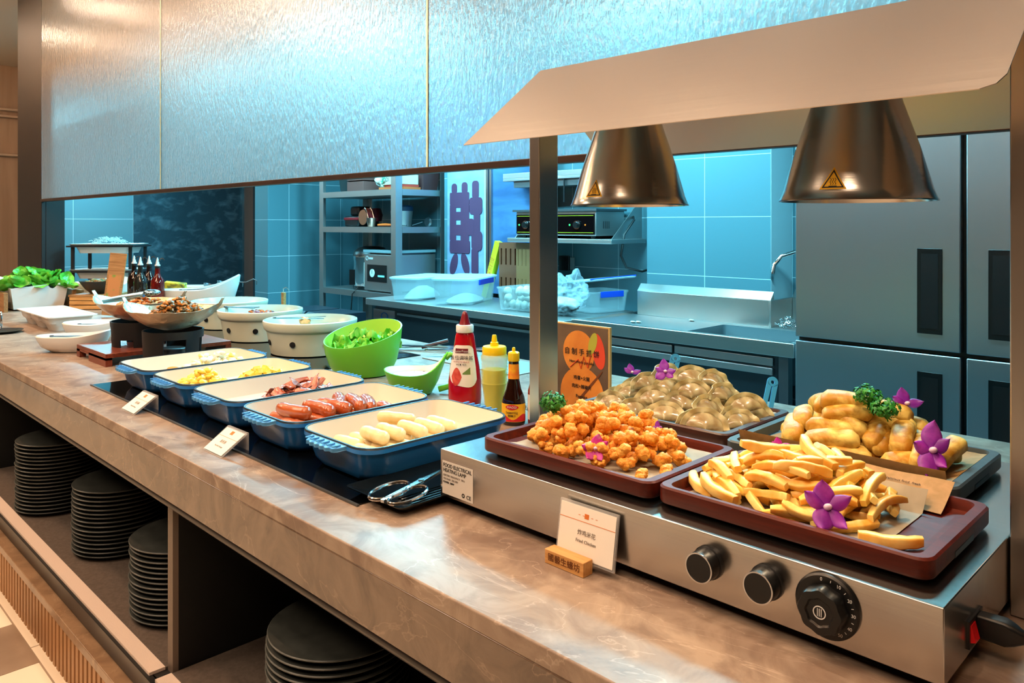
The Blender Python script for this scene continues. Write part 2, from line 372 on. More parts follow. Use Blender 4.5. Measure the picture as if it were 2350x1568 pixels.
# ================================================================== food warmer with its canopy
wx0, wx1, wy0, wy1 = -1.219, -.288, 1.013, 1.72
fw = E('food_warmer', (wx0, wy0, CT), label='stainless steel food warmer with sloping canopy and knobs on the counter', cat='food warmer')
def wp(n, g, m, par=None, **k): return O(n, g.xf(Matrix.Translation((-wx0, -wy0, -CT))), m, par or fw, **k)
wp('body', G().box(wx0, wx1, wy0, wy1, .880, WT), mat('bright_brushed_steel', 'BDB9B4', .22, 1, bump=(60, .10, (.04, 1, 1))), bevel=.0015)
ft = G()
for x in (wx0+.06, wx1-.06):
    for y in (wy0+.07, wy1-.06):
        wp('foot', G().cyl((x, y, CT), .018, .0215), black_p)
def knob(x, z, r):
    k = wp('knob', G().xf(Matrix()).lathe([(r*1.08, 0), (r*1.08, .004), (r, .005), (r*.97, .026), (r*.93, .028)], 32).xf(Matrix.Translation((x, wy0, z)) @ Matrix.Rotation(PI/2, 4, 'X')), black_p)
    O('ring', G().lathe([(r*.97, .0275), (r*.97, .0288), (r*.89, .0288), (r*.89, .0275)], 36, cap0=False, cap1=False).xf(Matrix.Translation((x-wx0, 0, z-CT)) @ Matrix.Rotation(PI/2, 4, 'X')), chrome, k, label='silver ring')
knob(-.603, .932, .0225); knob(-.511, .9335, .0225)
dm = Matrix.Translation((-.4266-wx0, 0, .9295-CT)) @ Matrix.Rotation(PI/2, 4, 'X')
d = O('timer_dial', G().lathe([(.0425, 0), (.0425, .004), (.040, .0065), (.0, .0065)], 48, cap1=False).xf(dm), black_p, fw)
ring = []
for k in range(48):
    a = 2*PI*k/48; ring.append(.0295+.0012*math.cos(8*a))
g = G().loops([[(ring[k]*f*math.cos(2*PI*k/48), ring[k]*f*math.sin(2*PI*k/48), z) for k in range(48)] for f, z in ((1, .0065), (1, .024), (.93, .028), (.62, .0285), (.55, .026), (.01, .026))]).xf(dm)
O('dial_knob', g, black_p, d)
whp = mat('white_print', 'D8D8D8', .6)
g = G().lathe([(.0085, .0262), (.0085, .0268), (.0072, .0268), (.0072, .0262)], 28, cap0=False, cap1=False)
for x in (-.0025, 0, .0025): g.box(x-.0005, x+.0005, -.005, .005, .0262, .0268)
O('dial_emblem', g.xf(dm), whp, d)
for a, t in ((100, '0'), (62, '10'), (30, '20'), (0, '30'), (-30, '40'), (-58, '50')):
    T(t, .006, whp, d, (-.4266-wx0+.0355*math.cos(math.radians(a)), -.0067, .9295-CT+.0355*math.sin(math.radians(a))), (PI/2, 0, 0), 'dial_number')
g = G()
for a in (80, 46, 15, -15, -44):
    g.box(-.0004, .0004, .034, .037, .0064, .0068).xf(Matrix.Rotation(math.radians(a-90), 4, 'Z'), len(g.v)-8)
O('dial_marks', g.xf(dm), whp, d)
# rating label
lb = wp('rating_label', G().box(-1.212, -1.120, wy0-.0006, wy0, .886, .952), mat('silver_sticker', 'D9D4CC', .4))
def lt(t, s, x, z, sx=1, m=print_b): T(t, s, m, lb, (x-wx0, -.0009, z-CT), (PI/2, 0, 0), sx=sx, align='LEFT')
lt('FOOD ELECTRICAL', .0105, -1.209, .944, .94); lt('HEATING LAMP', .0105, -1.209, .934, .94)
lt('ELECTRIC FREQUENCY:  50Hz', .0052, -1.209, .924, .95, print_g); lt('VOLTAGE:  220-240V', .0052, -1.209, .917, .95, print_g); lt('POWER:  500W', .0052, -1.209, .910, .95, print_b)
T('CE', .011, print_b, lb, (-1.132-wx0, -.0009, .894-CT), (PI/2, 0, 0))
O('recycling_mark', G().lathe([(.0042, 0), (.0042, .0004), (.0022, .0004), (.0022, 0)], 20, cap0=False, cap1=False).xf(Matrix.Translation((-1.148-wx0, -.0008, .895-CT)) @ Matrix.Rotation(PI/2, 4, 'X')), print_b, lb)
# mains inlet with red switch and plug
inlet = wp('power_inlet', G().box(wx1, wx1+.003, 1.105, 1.165, .890, .925), black_p)
wp('rocker_switch', G().add([(wx1+.003, 1.110, .897), (wx1+.009, 1.110, .899), (wx1+.004, 1.110, .919), (wx1+.003, 1.110, .919), (wx1+.003, 1.128, .897), (wx1+.009, 1.128, .899), (wx1+.004, 1.128, .919), (wx1+.003, 1.128, .919)],
   [(0, 1, 2, 3), (7, 6, 5, 4), (0, 4, 5, 1), (1, 5, 6, 2), (2, 6, 7, 3), (3, 7, 4, 0)]), mat('red_switch', 'D2161E', .3), inlet, label='red rocker switch')
# canopy, posts
post_m = steel_v
for x in (-1.253, -.286):
    wp('post', G().box(x, x+.032, 1.310, 1.375, CT+.001, 1.757), post_m, bevel=.002)
def canopy():
    g = G(); x0, x1 = -1.247, -.248; prof = [(1.100, 1.600), (1.104, 1.598), (1.342, 1.793), (1.580, 1.598), (1.584, 1.600)]
    # two wings with clipped corners at the right end, each a thin folded sheet
    def wing(s):
        yo, zo, yr, zr = (1.342+s*.242, 1.600, 1.342, 1.793)
        def P(x, t): return (x, yr+(yo-yr)*t, zr+(zo-zr)*t)
        poly = [P(x0, 0), P(x0, 1), P(x1-.025, 1), P(x1-.008, .97), P(x1, .9), P(x1, 0)]
        n = Vector((0, s*.193, .242)).normalized()*-.0015
        a = [Vector(p) for p in poly]; b = [p+n for p in a]
        g.loops([a, b])
    wing(-1); wing(1)
    g.box(x0+.02, x1-.02, 1.318, 1.366, 1.752, 1.7565)
    wp('canopy', g, mat('canopy_steel', 'C2B8AF', .34, 1, bump=(60, .12, (.04, 1, 1))), smooth=20)
canopy()
# power cord
pg = O('power_plug', G().loops([rr(.030, .022, .004, 0), rr(.032, .024, .005, .03), rr(.026, .020, .006, .040), rr(.014, .012, .005, .052)]).xf(Matrix.Translation((wx1+.0035, 1.148, .908)) @ Matrix.Rotation(PI/2, 4, 'Y')), black_p, None, 'black power plug pushed into the side of the food warmer', 'plug')
O('cable', G().tube([(wx1+.055, 1.148, .908), (wx1+.08, 1.150, .905), (wx1+.11, 1.17, .89), (wx1+.14, 1.22, .868), (wx1+.17, 1.30, .865), (wx1+.2, 1.45, .865)], .0036), black_p, pg)
# two heat lamps
def lamp(x, lab):
    L = E('heat_lamp', (x, 1.342, 1.753), label=lab, cat='heat lamp', group='conical heat lamps under the canopy')
    z = -.284
    prof = [(.020, .284), (.020, .262), (.044, .252), (.050, .235), (.0716, .164), (.098, .085), (.117, .018), (.1225, .004), (.1245, .002), (.1245, 0), (.121, 0), (.115, .016), (.096, .084), (.070, .162), (.048, .233), (.02, .245)]
    O('lamp_shade', G().lathe([(r, zz+z) for r, zz in prof], 64, cap1=False), mat('spun_steel', 'BDB6AE', .20, 1, bump=(120, .10, (.02, .02, 1))), L)
    O('bulb', G().lathe([(.004, .12), (.022, .14), (.03, .17), (.018, .205), (.016, .235)], 20, (0, 0, z)), mat('warm_bulb', 'FFD0A0', .3, emit=('FFB070', 6)), L)
    # warning sticker: faces the viewer's side, lies on the cone
    def on(a, zz, off=.0006):
        r = .1245-(zz)*(.1245-.0716)/.164*1.0+.0008+off
        r2 = [(0, .1225), (.018, .117), (.085, .098), (.164, .0716)]
        for (za, ra), (zb, rb) in zip(r2, r2[1:]):
            if za <= zz <= zb: r = ra+(rb-ra)*(zz-za)/(zb-za)+off
        return (r*math.cos(a), r*math.sin(a), zz+z)
    def tri(s, zc, off, m, name, par, hole=0):
        pts = [(0, .68), (-.6, -.36), (.6, -.36)]; N = 10; ring = []; inner = []
        for i in range(3):
            a, b = pts[i], pts[(i+1) % 3]
            for k in range(N):
                t = k/N; ring.append((a[0]+(b[0]-a[0])*t, a[1]+(b[1]-a[1])*t))
        aim = math.radians(-91 if x < -.8 else -86)
        f = lambda p, q, o_: on(aim+p[0]*s*q/.113, zc+p[1]*s*q, o_)
        if hole: return O(name, G().loops([[f(p, 1, off) for p in ring], [f(p, hole, off) for p in ring]], False, False), m, par)
        return O(name, G().loops([[f(p, 1, off) for p in ring], [f(p, .5, off) for p in ring], [f(p, .02, off) for p in ring]], False, True), m, par)
    st = tri(.034, .029, .0006, mat('warning_yellow', 'FFBE1E', .6), 'warning_sticker', L)
    tri(.028, .029, .0010, print_b, 'triangle_border', st, .80)
    aim = math.radians(-91 if x < -.8 else -86)
    for k in (-1, 0, 1):
        O('heat_wave', G().tube([on(aim+(k*.0036+.0012*math.sin(t*2.1))/.113, .0235+t*.0022, .0012) for t in range(6)], .0004, 5), print_b, st)
    O('base_line', G().tube([on(aim+t/.113, .0215, .0011) for t in (-.006, 0, .006)], .0005, 5), print_b, st)
lamp(-.990, 'conical steel heat lamp above the fried chicken, left one of the pair')
lamp(-.517, 'conical steel heat lamp above the french fries, right one of the pair')

# ================================================================== serving trays on the warmer
def tray(name, x0, x1, y0, y1, z, m, lab, hgt=.034, wall=.014, slot=True, end=None):
    cx, cy, W, D = (x0+x1)/2, (y0+y1)/2, x1-x0, y1-y0
    t = E(name, (cx, cy, z), label=lab, cat='tray')
    g = G().loops([rr(W-.004, D-.004, .02, .0065), rr(W, D, .022, .010), rr(W, D, .022, hgt-.003), rr(W-.006, D-.006, .02, hgt), rr(W-2*wall-.006, D-2*wall+.008, .018, hgt), rr(W-2*wall-.008, D-2*wall+.005, .017, hgt-.004), rr(W-2*wall-.014, D-2*wall-.002, .012, .018), rr(W-2*wall-.05, D-2*wall-.03, .01, .0145)])
    O('tray_body', g, m, t)
    for sx in (-1, 1):
        O('foot', G().box(sx*(W/2-.03)-.014, sx*(W/2-.03)+.014, -D/2+.03, D/2-.03, 0, .008), m, t, bevel=.002)
        O('hand_slot', G().box(sx*(W/2-.012)-.0125, sx*(W/2-.012)+.0125, -.045, .045, .0075, .0185), black_p, t, label='dark hand slot in the tray end', bevel=.002)
        if end: O('end_grain', G().box(sx*(W/2-.0), sx*(W/2)+.0004, -D/2+.022, D/2-.022, .011, hgt-.004), end, t)
    return t
end_m = mat('end_grain_wood', '7A2A1C', .4, var=(60, '5C1C14', (1, 1, 3)))
tray('serving_tray', -1.14, -.733, 1.050, 1.337, WT, redwood, 'red-brown wooden tray carrying the fried chicken pieces')
tray('serving_tray', -.727, -.315, 1.055, 1.340, WT, redwood, 'red-brown wooden tray carrying the french fries')
tray('serving_tray', -1.20, -.792, 1.400, 1.690, WT, redwood2, 'dark wooden tray carrying the half-moon dumplings')
tray('serving_tray', -.785, -.372, 1.372, 1.662, WT, mat('slate_grey_tray', '3D4448', .4, bump=(50, .2)), 'slate grey tray carrying the fried spring rolls')
# paper liners
def liner(x0, x1, y0, y1, z, m, lab, fr=.02, bk=.0, lf=0, rt=0, seed=1):
    def fn(u, v):
        x = x0+(x1-x0)*u; y = y0+(y1-y0)*v
        e = 0
        if v < .12: e = fr*(1-v/.12)**1.0
        if v > .88: e = max(e, bk*((v-.88)/.12))
        if u > .9: e = max(e, rt*((u-.9)/.1))
        if u < .1: e = max(e, lf*((.1-u)/.1))
        yy = y+(.035*(.12-v)/.12*.5 if v < .12 and fr > .01 else 0)
        return (x, yy, z+e+.0012*noise.noise(Vector((x*30, y*30, seed))))
    return O('paper_liner', G().sheet(34, 24, fn, .0006), m, None, lab, 'paper liner', smooth=60)
liner(-1.10, -.762, 1.085, 1.312, WT+.0165, bakepaper, 'baking paper under the fried chicken pieces', .006, .004, seed=2)
liner(-.695, -.392, 1.085, 1.300, WT+.0165, bakepaper, 'baking paper under the french fries', .004, .030, seed=3)
kl = liner(-.765, -.395, 1.378, 1.645, WT+.0165, kraft, 'brown kraft paper standing up in front of the spring rolls', .036, .01, 0, .012, seed=4)
liner(-1.17, -.800, 1.418, 1.67, WT+.0165, bakepaper, 'baking paper under the half-moon dumplings', .006, .012, rt=.012, seed=5)
kf = O('paper_liner', G().sheet(20, 12, lambda u, v: (-.56+.19*u, 1.285+.07*v, WT+.0180+.032*v**1.2+.001*math.sin(u*9)), .0006), kraft, None, 'printed brown paper edge behind the french fries', 'paper liner', smooth=60)
for i in range(4): T('delicious food  fresh', .0065, mat('brown_print', '5E4228', .8), kf, (-.47+.01*i, 1.292+.014*i, WT+.0225+.0062*i), (.42, 0, 0))
for i, (x, y) in enumerate(((-.80, 1.305), (-.79, 1.315))):
    pass

# ------------------------------------------------------------------ piles of food
def pile(n, cx, cy, ax, ay, z0, hmax, dims, tries=60, tilt=.25, seed=1, pw=2.0, flat=False, rots=None):
    """heap of n items: each is dropped where the heap is still lower than its envelope"""
    rg = random.Random(seed); cell = .005; nx = int(2*ax/cell)+2; ny = int(2*ay/cell)+2
    H = [[0.0]*ny for _ in range(nx)]; out = []
    L, W, Hh = dims
    for i in range(n):
        best = None
        for _ in range(tries):
            a = rg.uniform(0, 2*PI); q = math.sqrt(rg.random())*.93
            x = q*math.cos(a)*ax; y = q*math.sin(a)*ay; rz = rots(rg, x, y) if rots else rg.uniform(0, PI)
            env = hmax*max(0, 1-(abs(x/ax)**pw+abs(y/ay)**pw))
            cells = []; hz = []
            for k in (-.42, -.2, 0, .2, .42):
                for k2 in (-.3, .3):
                    px = x+k*L*math.cos(rz)-k2*W*math.sin(rz); py = y+k*L*math.sin(rz)+k2*W*math.cos(rz)
                    if abs(px) > ax or abs(py) > ay: hz.append(9); continue
                    ix, iy = int((px+ax)/cell), int((py+ay)/cell); cells.append((ix, iy)); hz.append(H[ix][iy])
            if max(hz) > 5: continue
            hi = max(hz)
            score = hi-env*.999
            if hi > env and hi > .001: score += 1
            if best is None or score < best[0]: best = (score, x, y, rz, hi, cells, hz)
        if best is None: continue
        _, x, y, rz, hi, cells, hz = best
        tl = max(-tilt, min(tilt, (sum(hz[6:])-sum(hz[:4]))/4/(L*.8)))
        zz = sum(hz)/len(hz)*.45+hi*.55
        if hi > hmax: continue
        for ix, iy in cells:
            for dx in (-1, 0, 1):
                for dy in (-1, 0, 1):
                    if 0 <= ix+dx < nx and 0 <= iy+dy < ny: H[ix+dx][iy+dy] = max(H[ix+dx][iy+dy], zz+Hh*.72)
        out.append((cx+x, cy+y, z0+zz+Hh*.5, rz, -tl))
    return out

def where(x, y, z, cx, cy, ax, ay, z0, h, ends=('left', 'middle', 'right')):
    a = ends[0] if x < cx-ax*.3 else ends[2] if x > cx+ax*.3 else ends[1]
    b = 'front' if y < cy-ay*.3 else 'back' if y > cy+ay*.3 else 'centre'
    c = 'low' if z < z0+h*.36 else 'high' if z > z0+h*.70 else 'midway up'
    return '%s in the %s %s of' % (c, a, b)
# fried chicken
chk_m = mat('fried_chicken_crust', 'DB8220', .55, var=(60, 'F2AE48'), bump=(190, .8, (1, 1, 1), .003), sss=.1)
def nug(seed):
    rg = random.Random(seed); g = G(); n = rg.choice((5, 6, 7, 8)); L = rg.uniform(.010, .016)
    for k in range(n):
        o = Vector((rg.uniform(0, 90), k*7, seed)); rad = rg.uniform(.0070, .0115)*(1.15 if k == 0 else 1)
        c = Vector((rg.uniform(-L, L), rg.uniform(-.008, .008), rg.uniform(-.004, .006))) if k else Vector((0, 0, 0))
        vs, fs = ico(lambda p: p*(1+.30*noise.noise(p*1.3+o)+.20*noise.noise(p*3.2+o)+.10*noise.noise(p*7+o)), 3, (rad, rad, rad*.92))
        g.add([Vector(v)+c for v in vs], fs)
    return mesh(g, 'fried_chicken_piece', chk_m, smooth=180)
nugs = [nug(i+3) for i in range(8)]
TB = WT+.018
for i, (x, y, z, rz, t) in enumerate(pile(140, -.940, 1.196, .178, .128, TB, .066, (.040, .028, .026), seed=4, tilt=.5)):
    O('fried_chicken_piece', nugs[i % 8], None, None, 'golden fried chicken piece %s its heap' % where(x, y, z, -.94, 1.196, .178, .128, TB, .09), 'fried chicken', 'fried chicken pieces on the wooden tray', loc=(x, y, z), rot=(R.uniform(-.5, .5), t, rz+R.uniform(-.2, .2)), scale=[R.uniform(.85, 1.18)]*3)
for (x, y, lab) in ((-.775, 1.085, 'small fried chicken piece alone at the right front corner of its tray'), (-.757, 1.135, 'fried chicken piece fallen against the right rim of its tray')):
    O('fried_chicken_piece', nugs[1], None, None, lab, 'fried chicken', 'fried chicken pieces on the wooden tray', loc=(x, y, TB+.011), rot=(0, 0, x*9), scale=(.9, .9, .9))
# french fries
fry_m = mat('french_fry', 'E9A83C', .42, var=(22, 'F6D67E', (1, 1, 1), (.4, .6)), sss=.2, bump=(120, .25))
fry_m2 = mat('pale_french_fry', 'F2CF6E', .42, var=(25, 'F0C050'), sss=.2, bump=(120, .25))
def fry(seed):
    rg = random.Random(seed); L = rg.uniform(.062, .098); b = rg.uniform(-.011, .011); b2 = rg.uniform(-.006, .006); w_ = rg.uniform(.0060, .0074)
    rings = []
    for k in range(9):
        t = k/8*2-1; e = 1 if abs(t) < .99 else .72
        yy = b*(1-t*t); zz = b2*(1-t*t)*.6; x = t*L/2; ww = w_*e*(1+.08*math.sin(k*2.1+seed))
        rings.append([(x, yy+p[0], zz+p[1]) for p in [(q[0], q[1]) for q in rr(2*ww, 2*ww, ww*.35, 0, 2)]])
    return mesh(G().loops(rings), 'french_fry', fry_m if seed % 3 else fry_m2, smooth=50)
fries = [fry(i+1) for i in range(10)]
for i, (x, y, z, rz, t) in enumerate(pile(130, -.550, 1.196, .160, .125, TB, .068, (.078, .0135, .0145), seed=9, tilt=.45)):
    O('french_fry', fries[i % 10], None, None, 'golden french fry %s the heap of fries' % where(x, y, z, -.555, 1.196, .158, .125, TB, .095), 'french fry', 'french fries on the wooden tray', loc=(x, y, z), rot=(R.uniform(0, 1.5), t+R.uniform(-.06, .06), rz))
for x, y, z, rz, t, lab in ((-.385, 1.118, TB+.008, .5, 0, 'thick french fry lying apart at the right end of its tray'), (-.680, 1.125, TB+.012, -.6, .1, 'crooked french fry at the left corner of its tray'), (-.640, 1.105, TB+.02, -.35, .2, 'long french fry hanging over the front rim'),
                          (-.52, 1.20, TB+.082, -.5, .32, 'longest french fry bending down over the heap'), (-.60, 1.18, TB+.078, .9, .15, 'french fry lying across the top of the heap'), (-.50, 1.28, TB+.052, -.4, .2, 'pale french fry leaning at the back of the heap')):
    O('french_fry', fries[3], None, None, lab, 'french fry', 'french fries on the wooden tray', loc=(x, y, z), rot=(0, t, rz), scale=(1.15, 1.25, 1.25))
# spring rolls / fried dough sticks
roll_m = mat('fried_roll', 'B27C20', .5, var=(30, 'E6C86E', (1, 1, 1), (.40, .62)), bump=(70, .5, (1, 1, 1), .003), sss=.1)
def roll(seed):
    rg = random.Random(seed); L = rg.uniform(.080, .102); w_ = rg.uniform(.0155, .019)
    rings = []
    for k in range(11):
        t = k/10*2-1; e = math.sqrt(max(0.30, 1-abs(t)**14)); x = t*L/2; b = .006*(1-t*t)*rg.choice((1, 1))
        rings.append([(x, q[0]*(1+.06*noise.noise(Vector((x*60, q[0]*90, seed)))), q[1]*.86+b) for q in rr(2*w_*e, 2*w_*e, w_*e*.72, 0, 4)])
    return mesh(G().loops(rings), 'spring_roll', roll_m, smooth=60)
rolls = [roll(i) for i in range(6)]
for i, (x, y, z, rz, t) in enumerate(pile(44, -.585, 1.515, .180, .125, TB, .085, (.088, .038, .034), seed=5, tilt=.35, tries=90)):
    O('spring_roll', rolls[i % 6], None, None, 'golden fried spring roll %s the heap' % where(x, y, z, -.585, 1.515, .178, .125, TB, .12), 'spring roll', 'spring rolls on the grey tray', loc=(x, y, z), rot=(R.uniform(-.4, .4), t, rz))
O('spring_roll', rolls[2], None, None, 'darker fried spring roll topping the heap beside the parsley', 'spring roll', 'spring rolls on the grey tray', loc=(-.590, 1.495, TB+.094), rot=(.2, .15, .5), scale=(1, 1.1, 1.1))
O('spring_roll', rolls[4], None, None, 'pale spring roll at the right end of the heap leaning on the paper', 'spring roll', 'spring rolls on the grey tray', loc=(-.425, 1.505, TB+.030), rot=(.2, -.5, 1.2), scale=(1.1, 1.1, 1.1))
# half-moon dumplings
dmp_m = mat('pan_fried_dumpling', '8C7350', .22, var=(26, 'B8AC88', (1, 1, 1), (.36, .60)), sss=.1, coat=.45)
dmp_r = mat('dumpling_rim', 'CEC4A0', .3, var=(40, 'B8A474'), sss=.15, coat=.3)
def dumpling(seed):
    rg = random.Random(seed); Rd = rg.uniform(.042, .047); th = .0125; nu = 22
    def surf(v0, v1, nv, base):
        def pt(u, v, s):
            a = PI*u; v = v0+(v1-v0)*v; r = Rd*v
            f = max(0, 1-(v/.76)**2.4)*(math.sin(a)**.5 if 0 < u < 1 else 0)
            y = s*(th*f+base); q = max(0, v-.76)/.24
            y += .0040*math.sin(a*9+seed)*q
            return (r*math.cos(a)*1.04, y-.004*q, r*math.sin(a)*.94)
        g = G(); A = G().sheet(nu, nv, lambda u, v: pt(u, v, 1)); B = G().sheet(nu, nv, lambda u, v: pt(u, v, -1)); g.add(A.v, A.f); g.add(B.v, B.f); o = (nu+1)*(nv+1)
        for i in range(nu):
            a = nv*(nu+1)+i; g.f.append((a, a+1, a+1+o, a+o)); g.f.append((i, i+1, i+1+o, i+o))
        return g
    e = mesh(surf(0, .78, 8, .0011), 'half_moon_dumpling', dmp_m, smooth=70); rim = mesh(surf(.76, 1, 3, .0017), 'pleated_rim', dmp_r, smooth=70)
    return e, rim
dums = [dumpling(i) for i in range(5)]
def DP(d, *a, **k):
    o = O('half_moon_dumpling', d[0], None, None, *a, **k); O('pleated_rim', d[1], None, o, label='pale pleated rim'); return o
rg = random.Random(12); nD = 0
for zz, spots in ((.0, ((-.16, -.085), (-.085, -.09), (-.01, -.085), (.065, -.09), (-.185, -.02), (.12, -.02), (-.17, .05), (-.10, .07), (-.03, .08), (.05, .075), (.13, .06), (-.12, .02), (0, .02), (.07, .01))),
        (.023, ((-.13, -.045), (-.06, -.05), (.01, -.05), (.075, -.045), (-.15, .02), (-.08, .04), (0, .045), (.08, .04), (.13, .02))),
        (.046, ((-.11, -.01), (-.045, -.015), (.02, -.02), (.085, .0), (-.08, .035), (.03, .04))),
        (.068, ((-.07, .02), (-.005, .01), (.055, .025)))):
    for (x, y) in spots:
        DP(dums[nD % 5], 'glossy half-moon dumpling %s the dumpling heap' % where(x, y, zz, 0, 0, .19, .09, 0, .085), 'dumpling', 'half-moon dumplings on the dark wooden tray', loc=(-.968+x+rg.uniform(-.006, .006), 1.54+y+rg.uniform(-.006, .006), TB+zz+.002), rot=(rg.uniform(-.55, -.1), rg.uniform(-.45, .45), rg.uniform(.3, 1.3))); nD += 1
DP(dums[0], 'pale half-moon dumpling upright at the front right edge of the tray', 'dumpling', 'half-moon dumplings on the dark wooden tray', loc=(-.868, 1.440, TB+.004), rot=(-.35, 0, .75), scale=(1.1, 1.1, 1.1))
DP(dums[1], 'sesame-topped dumpling standing at the right end of the tray', 'dumpling', 'half-moon dumplings on the dark wooden tray', loc=(-.825, 1.515, TB+.004), rot=(-.5, 0, .9))
# parsley
par_m = mat('parsley_leaf', '1F6B22', .5, var=(60, '2F8A2C'), sss=.1)
def parsley(x, y, z, s, lab, seed):
    rg = random.Random(seed); g = G()
    for k in range(230):
        v = Vector((rg.gauss(0, 1), rg.gauss(0, 1), rg.gauss(0, .8))).normalized()*rg.uniform(.55, 1)
        c = v*s; c.z = c.z*.75; n = v+Vector((rg.uniform(-.5, .5), rg.uniform(-.5, .5), rg.uniform(-.3, .6))); n.normalize(); t = n.orthogonal().normalized(); b = n.cross(t)
        q = s*rg.uniform(.13, .22); m_ = 7; ring = []
        for i in range(m_):
            a = 2*PI*i/m_+rg.uniform(-.2, .2); rq = q*(1 if i % 2 else .55)*rg.uniform(.8, 1.2); ring.append(c+t*math.cos(a)*rq+b*math.sin(a)*rq+n*rg.uniform(-.3, .3)*q)
        g.add([c+n*q*.25]+ring, [(0, i+1, (i+1) % m_+1) for i in range(m_)])
    e = O('parsley_sprig', g, par_m, None, lab, 'parsley', loc=(x, y, z), smooth=80)
    O('stem', G().tube([(0, 0, -s*.2), (s*.2, -s*.1, -s*.6), (s*.3, -s*.2, -s*.8)], s*.05, 6), mat('parsley_stem', '5FA03C', .5), e)
parsley(-1.035, 1.150, TB+.083, .029, 'curly green parsley sprig on the fried chicken', 3)
parsley(-.548, 1.475, TB+.124, .026, 'curly green parsley sprig topping the spring rolls, left of the two', 4)
parsley(-.516, 1.468, TB+.106, .028, 'curly green parsley sprig topping the spring rolls, right of the two', 5)
# orchids
orc = mat('purple_orchid_petal', '6E0C84', .5, var=(28, 'A02CB0', (1, 1, 1), (.45, .7)), sss=.2)
orc2 = mat('magenta_orchid_petal', 'A80A74', .5, var=(28, 'E060B8', (1, 1, 1), (.5, .75)), sss=.2)
orw = mat('white_orchid_throat', 'EBCBE6', .5)
def orchid(x, y, z, s, rot, lab, n=5, m=orc, spread=1.0):
    q = Vector((.45+.25*rot[1], -.60+.2*rot[2]-.15, .50)).to_track_quat('Z', 'Y').to_euler()
    e = E('orchid_flower', (x, y, z), label=lab, cat='orchid', rot=tuple(q))
    for k in range(n):
        a = 2*PI*k/5+.3+.25*math.sin(k*2.3+x*40); L = s*(1.12 if k % 2 else .88)*(1+.12*math.sin(k*3.1+y*30)); W = s*(.42 if k % 2 else .3)
        def fn(u, v):
            t = u; wd = W*math.sin(PI*min(1, t*.94+.06))**.75; q = (v-.5)*2
            px = L*t; py = wd*q; pz = s*(.35*spread*t*t-.10*q*q+.04*math.sin(6*t))
            return (px*math.cos(a)-py*math.sin(a), px*math.sin(a)+py*math.cos(a), pz)
        O('petal', G().sheet(10, 6, fn, s*.015), m, e, smooth=80)
    O('flower_lip', G().add(*ico(lambda p: (p.x*s*.16, p.y*s*.13, p.z*s*.2+s*.1), 2)), orw, e)
    return e
orchid(-.880, 1.092, TB+.034, .026, (-.9, .25, .75), 'magenta and white orchid at the front of the fried chicken', 5, orc2, 1.3)
orchid(-.462, 1.094, TB+.036, .037, (-.95, .2, .8), 'purple and white orchid on the front rim of the french fries', 5, orc)
orchid(-.428, 1.440, TB+.052, .042, (-1.05, .2, .75), 'large purple orchid at the right front of the spring rolls', 5, orc)
orchid(-.985, 1.470, TB+.108, .026, (.5, .2, .5), 'purple orchid on top of the dumplings', 5, orc)
orchid(-1.12, 1.53, TB+.080, .022, (.5, .2, 1.5), 'small purple orchid behind the left end of the dumplings', 3, orc)
orchid(-.632, 1.300, TB+.045, .018, (.5, .2, 1.5), 'small magenta orchid petal tucked behind the fries', 3, orc2)
orchid(-.50, 1.535, TB+.105, .030, (.3, .9, .4), 'purple orchid half hidden behind the right parsley sprig', 4, orc)
orchid(-.845, 1.235, TB+.052, .011, (.3, .4, .4), 'tiny white and purple orchid bud on the fried chicken', 3, orc)
# spatulas
blue_pl = mat('light_blue_plastic', '3FA4E4', .35)
def spatula(x, y, z, lab, lean):
    e = E('spatula', (x, y, z), label=lab, cat='spatula', group='light blue spatulas behind the dumplings', rot=(math.radians(-20), lean, .75))
    o = rr(.026, .15, .0129, 0, 6, 0, .045); rings = []
    def hole(cx, cy, w_, h_): return rr(w_, h_, min(w_, h_)/2-.0002, 0, 6, cx, cy)
    # handle blade with a slot: two side rails, a tip with a round hole
    g = G()
    out = [(p[0], p[2]+p[1], ) for p in o]
    top = [(.013*math.cos(a), .100+.013*math.sin(a)) for a in [PI*k/12 for k in range(13)]]
    inn = [(.0045*math.cos(a), .100+.0045*math.sin(a)) for a in [PI*k/12 for k in range(13)]]
    low = [(.013*math.cos(-a), .100+.013*math.sin(-a)*.8) for a in [PI*k/12 for k in range(13)]]
    inl_ = [(.0045*math.cos(-a), .100+.0045*math.sin(-a)) for a in [PI*k/12 for k in range(13)]]
    for A, B in ((top, inn), (low, inl_)):
        for y0_, y1_ in ((0, .004),):
            g.loops([[(p[0], y0_, p[1]) for p in A]+[(p[0], y0_, p[1]) for p in B[::-1]], [(p[0], y1_, p[1]) for p in A]+[(p[0], y1_, p[1]) for p in B[::-1]]])
    g.add([(-.013, 0, .1), (-.0075, 0, .082), (-.0015, 0, .09), (-.005, 0, -.02), (-.012, 0, -.02), (-.013, .004, .1), (-.0075, .004, .082), (-.0015, .004, .09), (-.005, .004, -.02), (-.012, .004, -.02)], [])
    g.v = g.v[:-10]
    for s in (-1, 1):
        g.loops([[(s*.013, 0, .1), (s*.013, 0, -.03), (s*.006, 0, -.03), (s*.0015, 0, .088)], [(s*.013, .004, .1), (s*.013, .004, -.03), (s*.006, .004, -.03), (s*.0015, .004, .088)]])
    g.box(-.013, .013, 0, .004, -.06, -.03)
    O('handle', g, blue_pl, e)
    O('blade', G().box(-.03, .03, .001, .003, -.11, -.058), blue_pl, e)
spatula(-1.145, 1.715, .985, 'light blue slotted spatula handle behind the left end of the dumplings', .32)
spatula(-.865, 1.70, .965, 'light blue slotted spatula handle behind the right end of the dumplings', .32)

